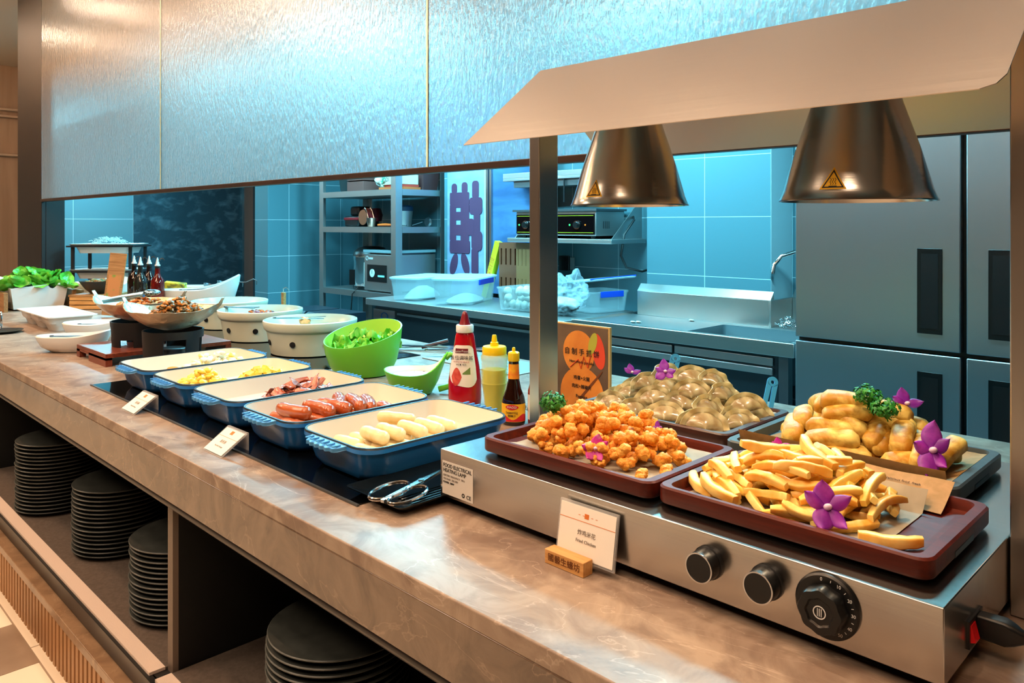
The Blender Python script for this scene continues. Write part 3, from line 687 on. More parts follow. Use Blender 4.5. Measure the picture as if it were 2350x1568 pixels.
# ================================================================== five blue dishes
def make_dish():
    t = E('baking_dish', (0, 0, CT+.004))
    W, D, H = .296, .445, .088
    g = G().loops([rr(W-.085, D-.09, .045, 0, 7), rr(W-.06, D-.065, .05, .003, 7), rr(W-.035, D-.04, .055, .02, 7), rr(W-.012, D-.015, .055, .066, 7), rr(W-.010, D-.012, .055, .069, 7), rr(W, D, .055, .071, 7), rr(W, D, .055, .080, 7)], True, False)
    O('dish_body', g, pan_blue, t)
    O('rim', G().loops([rr(W, D, .055, .080, 7), rr(W-.003, D-.003, .055, .0845, 7), rr(W-.012, D-.012, .051, .0845, 7), rr(W-.014, D-.014, .05, .081, 7)], False, False), enamel_rim, t, label='dark enamel rim')
    O('dish_inside', G().loops([rr(W-.013, D-.013, .05, .0835, 7), rr(W-.020, D-.022, .048, .072, 7), rr(W-.040, D-.045, .045, .036, 7), rr(W-.062, D-.068, .04, .029, 7), rr(W-.12, D-.13, .03, .027, 7)], False, True), pan_cream, t, label='cream enamel inside')
    for s in (-1, 1):
        def fn(u, v, z):
            q = (u-.5)*2; ext = .034*(1-abs(q)**5*.35)+.0022*(1 if int(u*12) % 2 else -1)
            return (q*(.074-.012*v), s*(D/2-.004+ext*v), z-.005*v)
        a = [fn(k/24, 1, .074) for k in range(25)]; b = [fn(k/24, 0, .074) for k in range(25)]
        ring = b+a[::-1]
        g = G().loops([ring, [(p[0], p[1], p[2]+.008) for p in ring]])
        for k in range(6): g.box(-.055+.022*k-.003, -.055+.022*k+.003, min(s*(D/2+.006), s*(D/2+.026)), max(s*(D/2+.006), s*(D/2+.026)), .080, .0825)
        O('handle', g, pan_blue_l, t)
    return t
dish0 = make_dish()
DX = [-2.777, -2.464, -2.151, -1.838, -1.525]
dlab = ['blue enamel baking dish of chopped eggs, farthest from the food warmer', 'blue enamel baking dish holding yellow scrambled egg and potato', 'blue enamel baking dish holding bacon slices, middle of the five',
        'blue enamel baking dish holding red-brown sausages', 'blue enamel baking dish holding white sausages, nearest the food warmer']
for i, x in enumerate(DX):
    o = dish0 if i == 0 else dup(dish0)
    o.location = (x, 1.165, CT+.004); o['label'] = dlab[i]; o['category'] = 'baking dish'; o['group'] = 'blue baking dishes on the hob'
DZ = CT+.004+.028
# sausages
def sausage(L, r, bend, m, name, seed=0):
    g = G(); pts = []; rad = []
    for k in range(17):
        t = k/16*2-1; pts.append((t*L/2, bend*(1-t*t), 0)); rad.append(r*(max(.04, 1-abs(t)**9))**.5*(1+.03*math.sin(k*1.3+seed)))
    return mesh(g.tube(pts, rad, 16), name, m, smooth=70)
sau_m = mat('red_sausage', 'A04418', .28, var=(14, 'B85C2C'), coat=.4)
wsau_m = mat('white_sausage', 'EBD2A0', .35, var=(16, 'D9AE66', (1, 1, 1), (.45, .7)), coat=.2, sss=.2)
SA = [sausage(.118, .0165, .007, sau_m, 'sausage'), sausage(.108, .0165, -.009, sau_m, 'sausage', 2), sausage(.112, .017, .012, sau_m, 'sausage', 4)]
WS = [sausage(.105, .0155, .003, wsau_m, 'white_sausage'), sausage(.100, .0160, -.003, wsau_m, 'white_sausage', 2), sausage(.11, .015, .004, wsau_m, 'white_sausage', 3)]
x0 = DX[3]
for i, (x, y, z, rz, rx, lab) in enumerate((
    (-.045, -.135, .018, .15, 0, 'reddish sausage lying lowest at the front left of its dish'), (.040, -.140, .018, .2, 0, 'reddish sausage lying lowest beside the front rim'),
    (-.035, -.095, .018, .2, 0, 'sausage in the second row of the bottom layer'), (.055, -.085, .018, .15, 0, 'sausage in the bottom layer by the right wall of its dish'),
    (-.020, -.120, .046, .22, 0, 'plump sausage on top at the front of the heap'), (.015, -.075, .046, .1, .1, 'long sausage on top just behind the plump front one'),
    (-.05, -.045, .018, .1, 0, 'sausage at the left of the heap, third row'), (.055, -.038, .018, .25, 0, 'sausage at the right of the heap, third row'),
    (.02, -.030, .046, .2, 0, 'sausage on top in the middle of the heap'), (.05, .012, .018, .2, 0, 'sausage on the dish bottom behind the heap middle'),
    (-.035, .020, .018, .1, 0, 'sausage on the dish bottom left of the bent one'), (-.030, .010, .046, -.55, 0, 'bent sausage standing highest on the heap'),
    (.035, .030, .050, -.3, 0, 'short bent sausage beside the highest one'), (.045, .075, .018, -.35, 0, 'dark sausage at the back of the heap'), (.060, .115, .018, -.3, 0, 'wrinkled sausage end farthest back in the dish'), (.04, .068, .042, -.45, 0, 'dark sausage leaning on the back of the heap'))):
    O('sausage', SA[i % 3], None, None, lab, 'sausage', 'red-brown sausages in the fourth blue dish', loc=(x0+x*.9, 1.165+y, DZ+z), rot=(rx, 0, rz), scale=(1.12, 1.08, 1.08))
x0 = DX[4]
for i, (x, y, z, rz, tl, lab) in enumerate((
    (-.055, -.135, .016, .1, 0, 'browned white sausage lowest at the front left of its dish'), (.040, -.140, .016, .1, 0, 'browned white sausage lowest at the front rim'),
    (-.050, -.098, .016, .0, 0, 'white sausage at the left in the second row'), (.050, -.098, .016, .1, 0, 'white sausage at the right in the second row'),
    (.010, -.105, .044, -.02, 0, 'white sausage on top at the front of the heap'), (-.055, -.055, .016, .1, 0, 'white sausage at the left in the third row'), (.045, -.055, .016, .05, 0, 'white sausage at the right in the third row'),
    (.012, -.060, .044, -.02, 0, 'white sausage on top, second from the front'), (-.03, -.012, .016, .05, 0, 'white sausage on the dish bottom in the fourth row'), (.03, -.012, .044, -.02, 0, 'white sausage on top, third from the front'),
    (-.060, .010, .050, .75, .1, 'crooked white sausage lying crosswise highest on the heap'), (.045, .025, .016, -.1, 0, 'white sausage on the dish bottom in the fifth row'), (.035, .035, .042, -.02, 0, 'golden white sausage on top, fourth from the front'),
    (-.02, .060, .016, -.1, 0, 'white sausage on the dish bottom behind the heap'), (.03, .078, .040, -.02, 0, 'white sausage on top, fifth from the front'), (.05, .10, .016, -.3, 0, 'white sausage lying low near the back wall'), (-.01, .115, .018, -.3, 0, 'white sausage farthest back in its dish'))):
    O('white_sausage', WS[i % 3], None, None, lab, 'sausage', 'white sausages in the fifth blue dish', loc=(x0+x, 1.165+y, DZ+z), rot=(0, tl, rz))
# bacon
bac_m = mat('fried_bacon', '9C4630', .35, var=(26, 'C98468', (1, 4, 1), (.42, .6)), coat=.4)
def bacon(seed):
    rg = random.Random(seed); a, b, c = rg.uniform(2, 4), rg.uniform(0, 6), rg.uniform(.003, .006)
    return mesh(G().sheet(20, 6, lambda u, v: ((u-.5)*.085, (v-.5)*.034*(1+.12*math.sin(u*9+seed)), c*math.sin(u*a*2+b)+.004*math.sin(v*4+seed+u*5)), .0016), 'bacon_slice', bac_m, smooth=70)
BA = [bacon(i) for i in range(6)]
x0 = DX[2]
for i, (x, y, z, rz, tl) in enumerate(pile(52, x0+.01, 1.165+.06, .120, .145, DZ, .062, (.075, .034, .008), seed=21, tilt=.5)):
    O('bacon_slice', BA[i % 6], None, None, 'browned wavy bacon slice %s the bacon heap' % where(x, y, z, x0+.01, 1.225, .12, .145, DZ, .07), 'bacon', 'bacon slices in the middle blue dish', loc=(x, y, z+.006), rot=(R.uniform(-.7, .7), tl+R.uniform(-.3, .3), rz))
omelet = mat('fried_egg_white', 'F3E2B8', .4, var=(20, 'F0B860', (1, 1, 1), (.6, .75)))
for k, (x, y, lab) in enumerate(((-.04, -.145, 'thin egg slice left at the front of the bacon dish'), (.03, -.12, 'folded egg slice beside the thin one in the bacon dish'))):
    O('egg_slice', G().sheet(14, 10, lambda u, v: ((u-.5)*.10, (v-.5)*.055*math.sin(PI*(u*.8+.1)), .006*math.sin(u*5)+.003*math.sin(v*7)), .003), omelet, None, lab, 'egg', loc=(x0+x, 1.165+y, DZ+.014), rot=(0, 0, .3*k), smooth=70)
# scrambled egg, potato cubes, chopped egg
egg_m = mat('scrambled_egg', 'F0BE2C', .42, var=(30, 'F8DA62'), sss=.2, coat=.2)
def lump_heap(name, x, y, ax, ay, hz, m, lab, cat, seed, n=60, s=.013):
    rg = random.Random(seed); g = G()
    for k in range(n):
        a = rg.uniform(0, 2*PI); q = math.sqrt(rg.random()); px, py = q*math.cos(a), q*math.sin(a); o = Vector((k, seed, 0))
        vs, fs = ico(lambda p: p*(1+.5*noise.noise(p*1.4+o)+.25*noise.noise(p*3.5+o)), 2, (s*rg.uniform(.8, 1.5), s*rg.uniform(.7, 1.2), s*rg.uniform(.5, .8)))
        rot = Euler((rg.uniform(-.5, .5), rg.uniform(-.5, .5), rg.uniform(0, 6))).to_matrix(); zz = s*.35+hz*max(0, 1-q*q)*rg.uniform(.5, 1)
        g.add([rot @ Vector(v)+Vector((px*ax, py*ay, zz)) for v in vs], fs)
    return O(name, g, m, None, lab, cat, kind='stuff', loc=(x, y, DZ), smooth=180)
lump_heap('scrambled_egg', DX[1]-.005, 1.165-.10, .105, .078, .066, egg_m, 'heap of yellow scrambled egg at the front of the second blue dish', 'scrambled egg', 5, 80)
pot_m = mat('yellow_potato_cube', 'EFC83C', .45, var=(40, 'F5DD78'), sss=.2)
def cube(seed):
    rg = random.Random(seed); q = lambda: rg.uniform(.8, 1.2)*.0088
    g = G().box(-q(), q(), -q(), q(), -q(), q()); g.v = [(v[0]*q()/.0088, v[1]*q()/.0088, v[2]*q()/.0088) for v in g.v]; return mesh(g, 'potato_cube', pot_m, smooth=0)
CU = [cube(i) for i in range(6)]
for i, (x, y, z, rz, tl) in enumerate(pile(95, DX[1]+.02, 1.165+.09, .095, .105, DZ, .055, (.017, .017, .015), seed=31, tilt=.9)):
    O('potato_cube', CU[i % 6], None, None, 'yellow potato cube %s its heap' % where(x, y, z, DX[1]+.02, 1.255, .095, .105, DZ, .06), 'potato cube', 'potato cubes in the second blue dish', loc=(x, y, z), rot=(R.uniform(-.6, .6), tl, rz))
eggw = mat('chopped_egg_white', 'F6F1E0', .4, var=(22, 'F4D86A', (1, 1, 1), (.48, .6)), sss=.2)
lump_heap('chopped_egg', DX[0]+.02, 1.165+.06, .10, .140, .072, eggw, 'chopped boiled egg spread in the back of the farthest blue dish', 'chopped egg', 8, 90, .012)
O('fried_egg', G().lathe([(.0, .002), (.032, .002), (.040, .004), (.034, .009), (.016, .010), (.013, .018), (.006, .021), (0, .0215)], 24, cap0=False, cap1=False), omelet, None, 'white fried egg lying at the front of the farthest blue dish', 'fried egg', loc=(DX[0]-.035, 1.165-.13, DZ))
O('hash_brown', G().add(*ico(lambda p: p*(1+.2*noise.noise(p*3)), 3, (.034, .024, .012))), mat('browned_potato', 'D08A2C', .5, bump=(150, .6)), None, 'browned hash brown at the front of the farthest blue dish', 'hash brown', loc=(DX[0]+.040, 1.165-.09, DZ+.030), smooth=180)

# ================================================================== little signs
def tent(x0, x1, y0, y1, h, lab):
    e = E('dish_label', (x0, y0, CT), label=lab, cat='label stand', group='slanted dish label stands on the counter edge')
    Wd, Dp = x1-x0, y1-y0
    O('acrylic_stand', G().loops([[(x, 0, 0), (x, .003, 0), (x, Dp-.001, h-.002), (x, Dp, .0), (x, Dp+.002, 0), (x, Dp+.002, h+.001), (x, Dp-.003, h+.001)] for x in (0, Wd)]), acrylic, e)
    a = math.atan2(h, Dp-.001); L = math.hypot(h, Dp)
    c = E('card', (0, -.0006, .0004), rot=(a, 0, 0)); c.parent = e
    O('card_face', G().box(.004, Wd-.004, .004, L-.006, .0008, .0014), paper, c)
    O('card_rule', G().box(.004, Wd-.004, L*.62, L*.62+.0008, .0014, .0017), print_o, c)
    O('card_mark', G().box(Wd*.42, Wd*.56, L*.74, L*.87, .0014, .0017), print_o, c)
    T('煎香肠', .010, print_g, c, (Wd/2, L*.45, .0015), (0, 0, 0)); T('Pan-fried Sausage', .0058, print_g, c, (Wd/2, L*.28, .0015), (0, 0, 0))
    return e
tent(-1.945, -1.838, .835, .905, .047, 'slanted white dish label in front of the sausage dishes')
tent(-2.545, -2.435, .838, .908, .047, 'slanted white dish label in front of the egg dishes')
e = E('dish_label', (-.883, .985, CT), label='upright white dish label in a small wooden block before the food warmer', cat='label stand')
tiltm = (math.radians(-9), 0, .02)
c = E('card', (0, .004, .012), rot=tiltm); c.parent = e
O('acrylic_sleeve', G().box(0, .122, -.001, .003, 0, .090), acrylic, c)
O('card_face', G().box(.003, .119, -.0018, -.0011, .004, .086), paper, c)
O('card_rule', G().box(.003, .119, -.0021, -.0017, .062, .0628), print_o, c)
O('card_mark', G().box(.055, .064, -.0021, -.0017, .068, .076), print_o, c)
for k in range(5): O('card_mark', G().box(.042+.009*k, .046+.009*k, -.0021, -.0017, .0715, .0723), print_o, c)
T('炸鸡米花', .0095, print_g, c, (.062, -.0021, .044), (PI/2, 0, 0)); T('Fried Chicken', .0075, print_g, c, (.062, -.0021, .031), (PI/2, 0, 0))
O('wooden_block', G().box(-.002, .082, -.022, .002, 0, .024), pine, e, bevel=.001)
T('國藝生蠔坊', .014, mat('burnt_print', '6A3A12', .8), e, (.040, -.0223, .012), (PI/2, 0, 0))

# ================================================================== black dish with scissors
t = E('black_dish', (-1.305, 1.055, CT+.0043), label='shallow black rectangular dish under the steel scissors', cat='dish')
dk = mat('glossy_black_plastic', '0C1114', .2)
O('dish_body', G().loops([rr(.12, .22, .01, 0), rr(.16, .26, .012, .002), rr(.19, .30, .014, .014), rr(.194, .304, .014, .017), rr(.184, .294, .012, .0165), rr(.158, .258, .01, .006), rr(.13, .22, .01, .005)]), dk, t)
g = G()
for k in range(6): g.box(.02+.011*k, .024+.011*k, -.10, .11, .0055, .0075)
O('ribs', g, dk, t)
s = E('kitchen_scissors', (-1.272, .948, CT+.0265), label='steel kitchen scissors with round loops lying on the black dish', cat='scissors', rot=(0, -.04, math.radians(103)))
def loopring(cx, cy, sx, sy, a0): return [(cx+sx*math.cos(2*PI*k/28), cy+sy*math.sin(2*PI*k/28), 0) for k in range(28)]
O('handle_loop', G().tube(loopring(0, .024, .052, .030, 0), .0038, 8, closed=True), chrome, s)
O('handle_loop', G().tube(loopring(0, -.024, .052, .026, 0), .0034, 8, closed=True), chrome, s)
O('shank', G().loops([[(-.05, -.004, -.003), (-.05, .004, -.003), (-.05, .004, .003), (-.05, -.004, .003)], [(.07, -.007, -.003), (.07, .007, -.003), (.07, .007, .003), (.07, -.007, .003)]]), chrome, s)
for k in (-1, 1):
    O('blade', G().loops([[(.06, -.008, k*.0015-.001), (.06, .008, k*.0015-.001), (.06, .008, k*.0015+.001), (.06, -.008, k*.0015+.001)], [(.165, -.001+k*.002, k*.0015-.001), (.165, .003, k*.0015-.001), (.165, .003, k*.0015+.001), (.165, -.001+k*.002, k*.0015+.001)]]), chrome, s)
O('pivot', G().cyl((.072, 0, -.004), .006, .009), chrome, s)

# ================================================================== sauce bottles and bowls
k_m = mat('ketchup_red', 'A80A18', .22, coat=.4)
t = E('ketchup_bottle', (-1.815, 1.607, CT), rz=.65, label='tall red ketchup squeeze bottle with white collar', cat='ketchup bottle')
body = [(.046, 0), (.050, .006), (.052, .03), (.052, .08), (.046, .13), (.038, .17), (.033, .20), (.030, .222), (.027, .232), (.024, .236)]
O('bottle_body', G().lathe(body, 40, sy=.72, cap1=True), k_m, t)
O('collar', G().lathe([(.0265, .234), (.0275, .236), (.0275, .254), (.026, .257), (.010, .259)], 32), white_p, t)
O('nozzle', G().lathe([(.019, .257), (.017, .262), (.013, .275), (.010, .288), (.007, .296), (.004, .299)], 24), mat('dark_red_plastic', '7E0C1C', .3, trans=.2), t)
def wrap(R0, sy, a0, a1, zf, off=.0009, n=18):
    """curved patch that lies on an elliptical bottle; zf(u)-> (z0,z1) bottom and top"""
    def rad(z):
        for (ra, za), (rb, zb) in zip(R0, R0[1:]):
            if za <= z <= zb: return ra+(rb-ra)*(z-za)/max(1e-6, zb-za)
        return R0[0][0]
    def fn(u, v):
        a = a0+(a1-a0)*u; lo, hi = zf(u); z = lo+(hi-lo)*v; r = rad(z)+off
        return (r*math.cos(a), (rad(z)*sy+off)*math.sin(a), z)
    return G().sheet(n, 10, fn)
A = -PI/2
def pill(u, lo=.062, hi=.196):
    q = abs(u-.5)*2; return (lo+.03*q**4+.02*(1-u), hi-.012*q**6)
lab_ = O('label_patch', wrap(body, .72, A-1.15, A+.95, pill), paper, t)
O('label_picture', wrap(body, .72, A-.80, A-.05, lambda u: (.072+.028*(abs(u-.5)*2)**2, .128-.028*(abs(u-.5)*2)**2), .0014), mat('tomato_print', 'C0382A', .5, var=(60, 'D8604C')), lab_)
O('label_leaf', wrap(body, .72, A+.0, A+.5, lambda u: (.108, .112+.018*u), .0014), mat('leaf_print', '6E8A4A', .5), lab_)
O('label_band', wrap(body, .72, A-.75, A+.42, lambda u: (.172, .186), .0014), mat('maroon_print', '6A1420', .5), lab_)
T('MasterFoods', .0105, whp, lab_, (-.006, -.0295, .178), (PI/2+.12, 0, 0)); T('番茄调味酱', .0145, print_b, lab_, (-.004, -.0325, .158), (PI/2+.16, 0, 0)); T('TOMATO SAUCE', .0065, mat('red_print', 'A02020', .6), lab_, (-.004, -.0348, .146), (PI/2+.18, 0, 0)); T('净含量: 485克', .0055, print_b, lab_, (-.004, -.0362, .138), (PI/2+.18, 0, 0))
t = E('mustard_bottle', (-1.685, 1.61, CT), label='clear squeeze bottle of pale yellow sauce with bright yellow nozzle cap', cat='sauce bottle')
ymat = mat('yellow_plastic', 'EFCB12', .3)
prof = [(.026, 0), (.029, .004), (.030, .03), (.033, .06), (.038, .09)]
for k in range(7): prof += [(.040, .095+k*.0095), (.0385, .0995+k*.0095)]
prof += [(.041, .165), (.040, .176), (.034, .184)]
O('bottle_body', G().lathe(prof, 40), mat('clear_yellowish_plastic', 'D8D468', .1, alpha=.5), t)
O('sauce', G().lathe([(.023, .003), (.027, .03), (.030, .06), (.034, .09), (.034, .135)], 28), mat('yellow_sauce', 'E8E056', .4), t)
O('cap', G().lathe([(.036, .180), (.0365, .182), (.0365, .200), (.034, .204), (.014, .206)], 36), ymat, t)
O('nozzle', G().lathe([(.013, .205), (.012, .216), (.009, .217), (.0065, .236), (.0055, .238)], 24), ymat, t)
t = E('seasoning_bottle', (-1.563, 1.57, CT), rz=.6, label='small dark seasoning bottle with yellow cap and yellow-red label', cat='seasoning bottle')
sb = [(.030, 0), (.033, .004), (.034, .012), (.034, .062), (.031, .078), (.022, .100), (.0155, .130), (.0145, .150), (.0145, .182)]
O('bottle_body', G().lathe(sb, 36, sy=.85), mat('dark_brown_glass', '1C0A05', .08, coat=.5), t)
O('cap', G().lathe([(.016, .180), (.0165, .181), (.0165, .203), (.014, .206), (.005, .208), (.0045, .217), (.002, .219)], 28), ymat, t)
l_ = O('label_patch', wrap(sb, .85, A-1.4, A+1.4, lambda u: (.012, .062), .0007), mat('yellow_label', 'EDB41E', .5), t)
O('label_band', wrap(sb, .85, A-1.4, A+1.4, lambda u: (.013, .026+.008*math.sin(u*9)), .0011), mat('red_label', 'C8202A', .5), l_)
O('label_badge', wrap(sb, .85, A-.55, A+.55, lambda u: (.046+.006*(abs(u-.5)*2)**2, .061-.006*(abs(u-.5)*2)**2), .0013), MATS['red_label'], l_)
T('MAGGI', .0088, whp, l_, (0, -.0308, .0535), (PI/2, 0, 0)); T('Seasoning', .0088, print_b, l_, (0, -.0305, .039), (PI/2, 0, .0)); T('鲜味汁', .008, print_b, l_, (0, -.0305, .029), (PI/2, 0, 0))
O('neck_label', G().lathe([(.0166, .130), (.0155, .15), (.0152, .172)], 28, sy=.86, cap0=False, cap1=False), mat('orange_label', 'E0661E', .5, var=(30, 'EFAE20')), t)
t = E('chilli_sauce_bottle', (-1.50, 1.61, CT), label='clear bottle of red chilli sauce half hidden behind the steel post', cat='sauce bottle')
O('bottle_body', G().lathe([(.03, 0), (.033, .005), (.033, .10), (.024, .135), (.014, .16), (.013, .19)], 32), mat('chilli_red', '8E2416', .2, coat=.3), t)
cs = O('label_patch', G().lathe([(.0336, .02), (.0336, .09)], 32, cap0=False, cap1=False), paper, t)
T('ELA', .016, print_b, cs, (-.018, -.0335, .05), (PI/2, 0, -.5))
O('cap', G().cyl((0, 0, .188), .015, .02), white_p, t)

# green slanted salad bowl
t = E('salad_bowl', (-2.493, 1.69, CT), rz=0, label='lime green slanted bowl full of lettuce', cat='bowl')
def slant(prof, n=48, hi=.060, a0=1.75):
    rings = []
    for r, z, q in prof:
        ring = []
        for k in range(n):
            a = 2*PI*k/n; zz = z+q*hi*.5*(1+math.cos(a-a0)); ring.append((r*math.cos(a), r*math.sin(a), zz))
        rings.append(ring)
    return rings
O('bowl_body', G().loops(slant([(.085, 0, 0), (.105, .004, 0), (.128, .04, .2), (.142, .08, .6), (.1475, .112, 1.0), (.1475, .117, 1.0), (.1425, .117, 1.0)], hi=.078), True, False), lime, t)
O('bowl_inside', G().loops(slant([(.1428, .117, 1.0), (.137, .085, .6), (.122, .045, .2), (.095, .016, 0), (.01, .012, 0)], hi=.078), False, True), lime_in, t)
let_m = mat('lettuce_leaf', '4CB82C', .4, var=(18, 'A8DC60', (1, 1, 1), (.45, .65)), sss=.15)
def leafm(seed, s, m, name, ruff=.5):
    rg = random.Random(seed); b = rg.uniform(.3, .9)
    def fn(u, v):
        q = (v-.5)*2; wd = math.sin(PI*min(1, u*.86+.14))**.6
        return ((u-.2)*s, q*wd*s*.5, s*(b*.35*(u-.3)**2+.35*q*q*b+ruff*.10*math.sin(u*17+seed)*abs(q)+ruff*.09*math.sin(q*9+u*8+seed)))
    return mesh(G().sheet(16, 12, fn), name, m, smooth=80)
LV = [leafm(i, .085, let_m, 'lettuce_leaf', 1.3) for i in range(6)]
rg = random.Random(8)
for i in range(30):
    a = rg.uniform(0, 6.28); q = math.sqrt(rg.random())*.088; x, y = q*math.cos(a), q*math.sin(a)
    sl = .078*.5*(1+(x*math.cos(1.75)+y*math.sin(1.75))/.14)
    O('lettuce_leaf', LV[i % 6], None, None, 'frilly lettuce leaf %s the slanted lime bowl' % where(x, y, 0, 0, 0, .09, .09, -1, 2).replace('midway up ', ''), 'lettuce', 'lettuce leaves in the lime bowl', loc=(-2.493+x, 1.69+y, CT+.050+sl*.85+.028*(1-q/.09)+rg.uniform(-.008, .012)), rot=(rg.uniform(-.6, .6), rg.uniform(-.5, .3), rg.uniform(0, 6.3)))
# spouted sauce bowl, white inside and lime outside
t = E('sauce_boat', (-2.085, 1.615, CT), rz=PI/4, label='white and lime sauce bowl with looped handle beside the ketchup', cat='sauce bowl')
def boat(prof, n=44):
    rings = []
    for r, z, q in prof:
        ring = []
        for k in range(n):
            a = 2*PI*k/n; c = math.cos(a); ex = max(0, c)**5; ring.append((r*c+q*ex*.018, r*math.sin(a)*(1-.35*ex*q), z+q*ex*.056+q*.004*math.cos(2*a)))
        rings.append(ring)
    return rings
O('bowl_body', G().loops(boat([(.05, 0, 0), (.062, .004, 0), (.080, .03, .25), (.094, .065, .8), (.0985, .078, 1), (.0985, .080, 1), (.095, .081, 1)]), True, False), lime, t)
O('bowl_inside', G().loops(boat([(.0953, .081, 1), (.090, .064, .8), (.076, .032, .25), (.058, .012, 0), (.01, .010, 0)]), False, True), white_p, t, label='white inside')
O('handle', G().tube([(.108, 0, .120), (.125, 0, .132), (.145, 0, .124), (.154, 0, .095), (.147, 0, .055), (.125, 0, .025), (.085, 0, .014)], [.012, .010, .009, .009, .009, .01, .01], 10), lime, t)
O('sauce_surface', G().sheet(30, 30, lambda u, v: ((u-.5)*2*.083*math.sqrt(max(0, 1-(2*v-1)**2*.5)), (v-.5)*2*.083*math.sqrt(max(0, 1-(2*u-1)**2*.5)), .060)), mat('white_dressing_with_seeds', 'E9E4D4', .4, var=(75, '3A1E12', (1, 1, 1), (.60, .62))), t)

# three pale green food warmers
def ventbowl(x, y, lab, rz=0, s=1):
    t = E('ceramic_pot', (x, y, CT+.0035), rz=rz, label=lab, cat='pot', group='pale green ceramic pots on the hob')
    O('pot_body', G().lathe([(.162*s, 0), (.170*s, .004), (.179*s, .05), (.189*s, .100), (.190*s, .102), (.194*s, .104), (.200*s, .112), (.205*s, .138), (.204*s, .144), (.199*s, .1465)], 64, cap1=False), celadon, t)
    O('pot_inside', G().lathe([(.1993*s, .1463), (.194*s, .143), (.184*s, .118), (.165*s, .098), (.01, .095)], 64, cap0=False), mat('turquoise_white_glaze', 'B8D2C8', .25), t)
    for a in (-1.15, -.35, -1.95, 1.2):
        r = .1805*s+.001
        O('vent_hole', G().lathe([(.0125, -.004), (.0125, .0015), (.0, .0016)], 20, cap1=False).xf(Matrix.Rotation(a, 4, 'Z') @ Matrix.Translation((r+.0015, 0, .056)) @ Matrix.Rotation(PI/2+.19, 4, 'Y')), black_p, t)
    return t
ventbowl(-3.08, 1.81, 'pale green ceramic pot nearest the lime bowl, meat and tongs inside', .2)
ventbowl(-3.625, 1.85, 'pale green ceramic pot in the middle, colourful stir-fry inside', .55)
ventbowl(-4.16, 1.94, 'pale green ceramic pot farthest from the food warmer, behind the foil pans', 0)
mix = mat('stir_fry_mix', 'B86A2A', .4, var=(55, '5A3A5E', (1, 1, 1), (.45, .6)))
DZ0 = DZ
def heap_at(name, x, y, z, ax, ay, hz, m, lab, cat, seed, n, s):
    o = lump_heap(name, x, y, ax, ay, hz, m, lab, cat, seed, n, s); o.location.z = z
heap_at('stir_fry', -3.625, 1.85, CT+.100, .12, .10, .036, mix, 'colourful stir-fry in the middle pale green pot', 'stir-fry', 4, 80, .012)
O('bread_piece', G().add(*ico(lambda p: p*(1+.25*noise.noise(p*2)), 3, (.035, .02, .02))), mat('toasted_bread', 'D89A58', .5, var=(30, 'E8C08A')), None, 'toasted bread piece in the pot nearest the lime bowl', 'bread', loc=(-3.11, 1.80, CT+.135), smooth=180)
def tongs(x, y, z, L, rz, lab, tilt=0, spread=.03, holes=False, m=chrome):
    e = E('serving_tongs', (x, y, z), rot=(0, tilt, rz), label=lab, cat='tongs')
    for k in (-1, 1):
        g = G().loops([[(u*L, k*(.006+spread*u**1.2)-w_, -.002), (u*L, k*(.006+spread*u**1.2)+w_, -.002), (u*L, k*(.006+spread*u**1.2)+w_, .001), (u*L, k*(.006+spread*u**1.2)-w_, .001)] for u, w_ in ((0, .006), (.3, .007), (.7, .006), (.8, .007), (.92, .014), (1, .010))])
        O('arm', g, m, e)
        if holes:
            O('paddle', G().lathe([(.008, .0), (.024, .002), (.026, .004), (.022, .005), (.01, .004)], 24, (L*.95, k*(.006+spread), 0), sx=1.5), m, e)
    O('spring', G().lathe([(.008, -.004), (.009, .0), (.008, .004)], 16), m, e)
    return e
tongs(-3.20, 1.70, CT+.150, .22, .9, 'steel tongs lying in the pot nearest the lime bowl', 0)
tongs(-3.80, 1.75, CT+.152, .17, .6, 'dark steel tongs lying across the middle pale green pot', 0, .015, m=steel_dark)

# foil pans on black stoves
def stove(x, y, z, h, lab, rz=0):
    t = E('burner_stand', (x, y, z), rz=rz, label=lab, cat='stove', group='black burner stands under the foil pans')
    g = G(); n = 48; R0 = .115
    def shell(a0, a1, z0, z1):
        m_ = max(3, int((a1-a0)/(2*PI)*n)); a = [a0+(a1-a0)*k/m_ for k in range(m_+1)]
        rad = lambda z_: R0*(.93+.07*z_/h)
        rings = []
        for zz in (z0, z1):
            r = rad(zz); rings.append([(r*math.cos(q), r*math.sin(q), zz) for q in a]+[((r-.006)*math.cos(q), (r-.006)*math.sin(q), zz) for q in a[::-1]])
        g.loops(rings)
    shell(0, 2*PI-.001, h*.80, h)
    shell(0, 2*PI-.001, h*.30, h*.36)
    for a0, a1 in ((-2.6, -1.0), (-.25, .35), (1.2, 2.7)): shell(a0, a1, .36*h, .8*h)
    for a0, a1 in ((-2.9, -2.0), (-1.45, -.6), (.1, .9), (1.6, 2.4)): shell(a0, a1, 0, .3*h)
    O('stand_body', g, black_m, t)
    O('burner', G().lathe([(.05, .30*h), (.05, .5*h), (.045, .52*h), (.03, .52*h)], 28), steel_dark, t)
    return t
stove(-3.15, 1.235, CT, .150, 'black burner stand on the counter beside the blue dishes', .3)
stove(-3.503, 1.230, .912, .105, 'black burner stand on the red-brown board', .9)
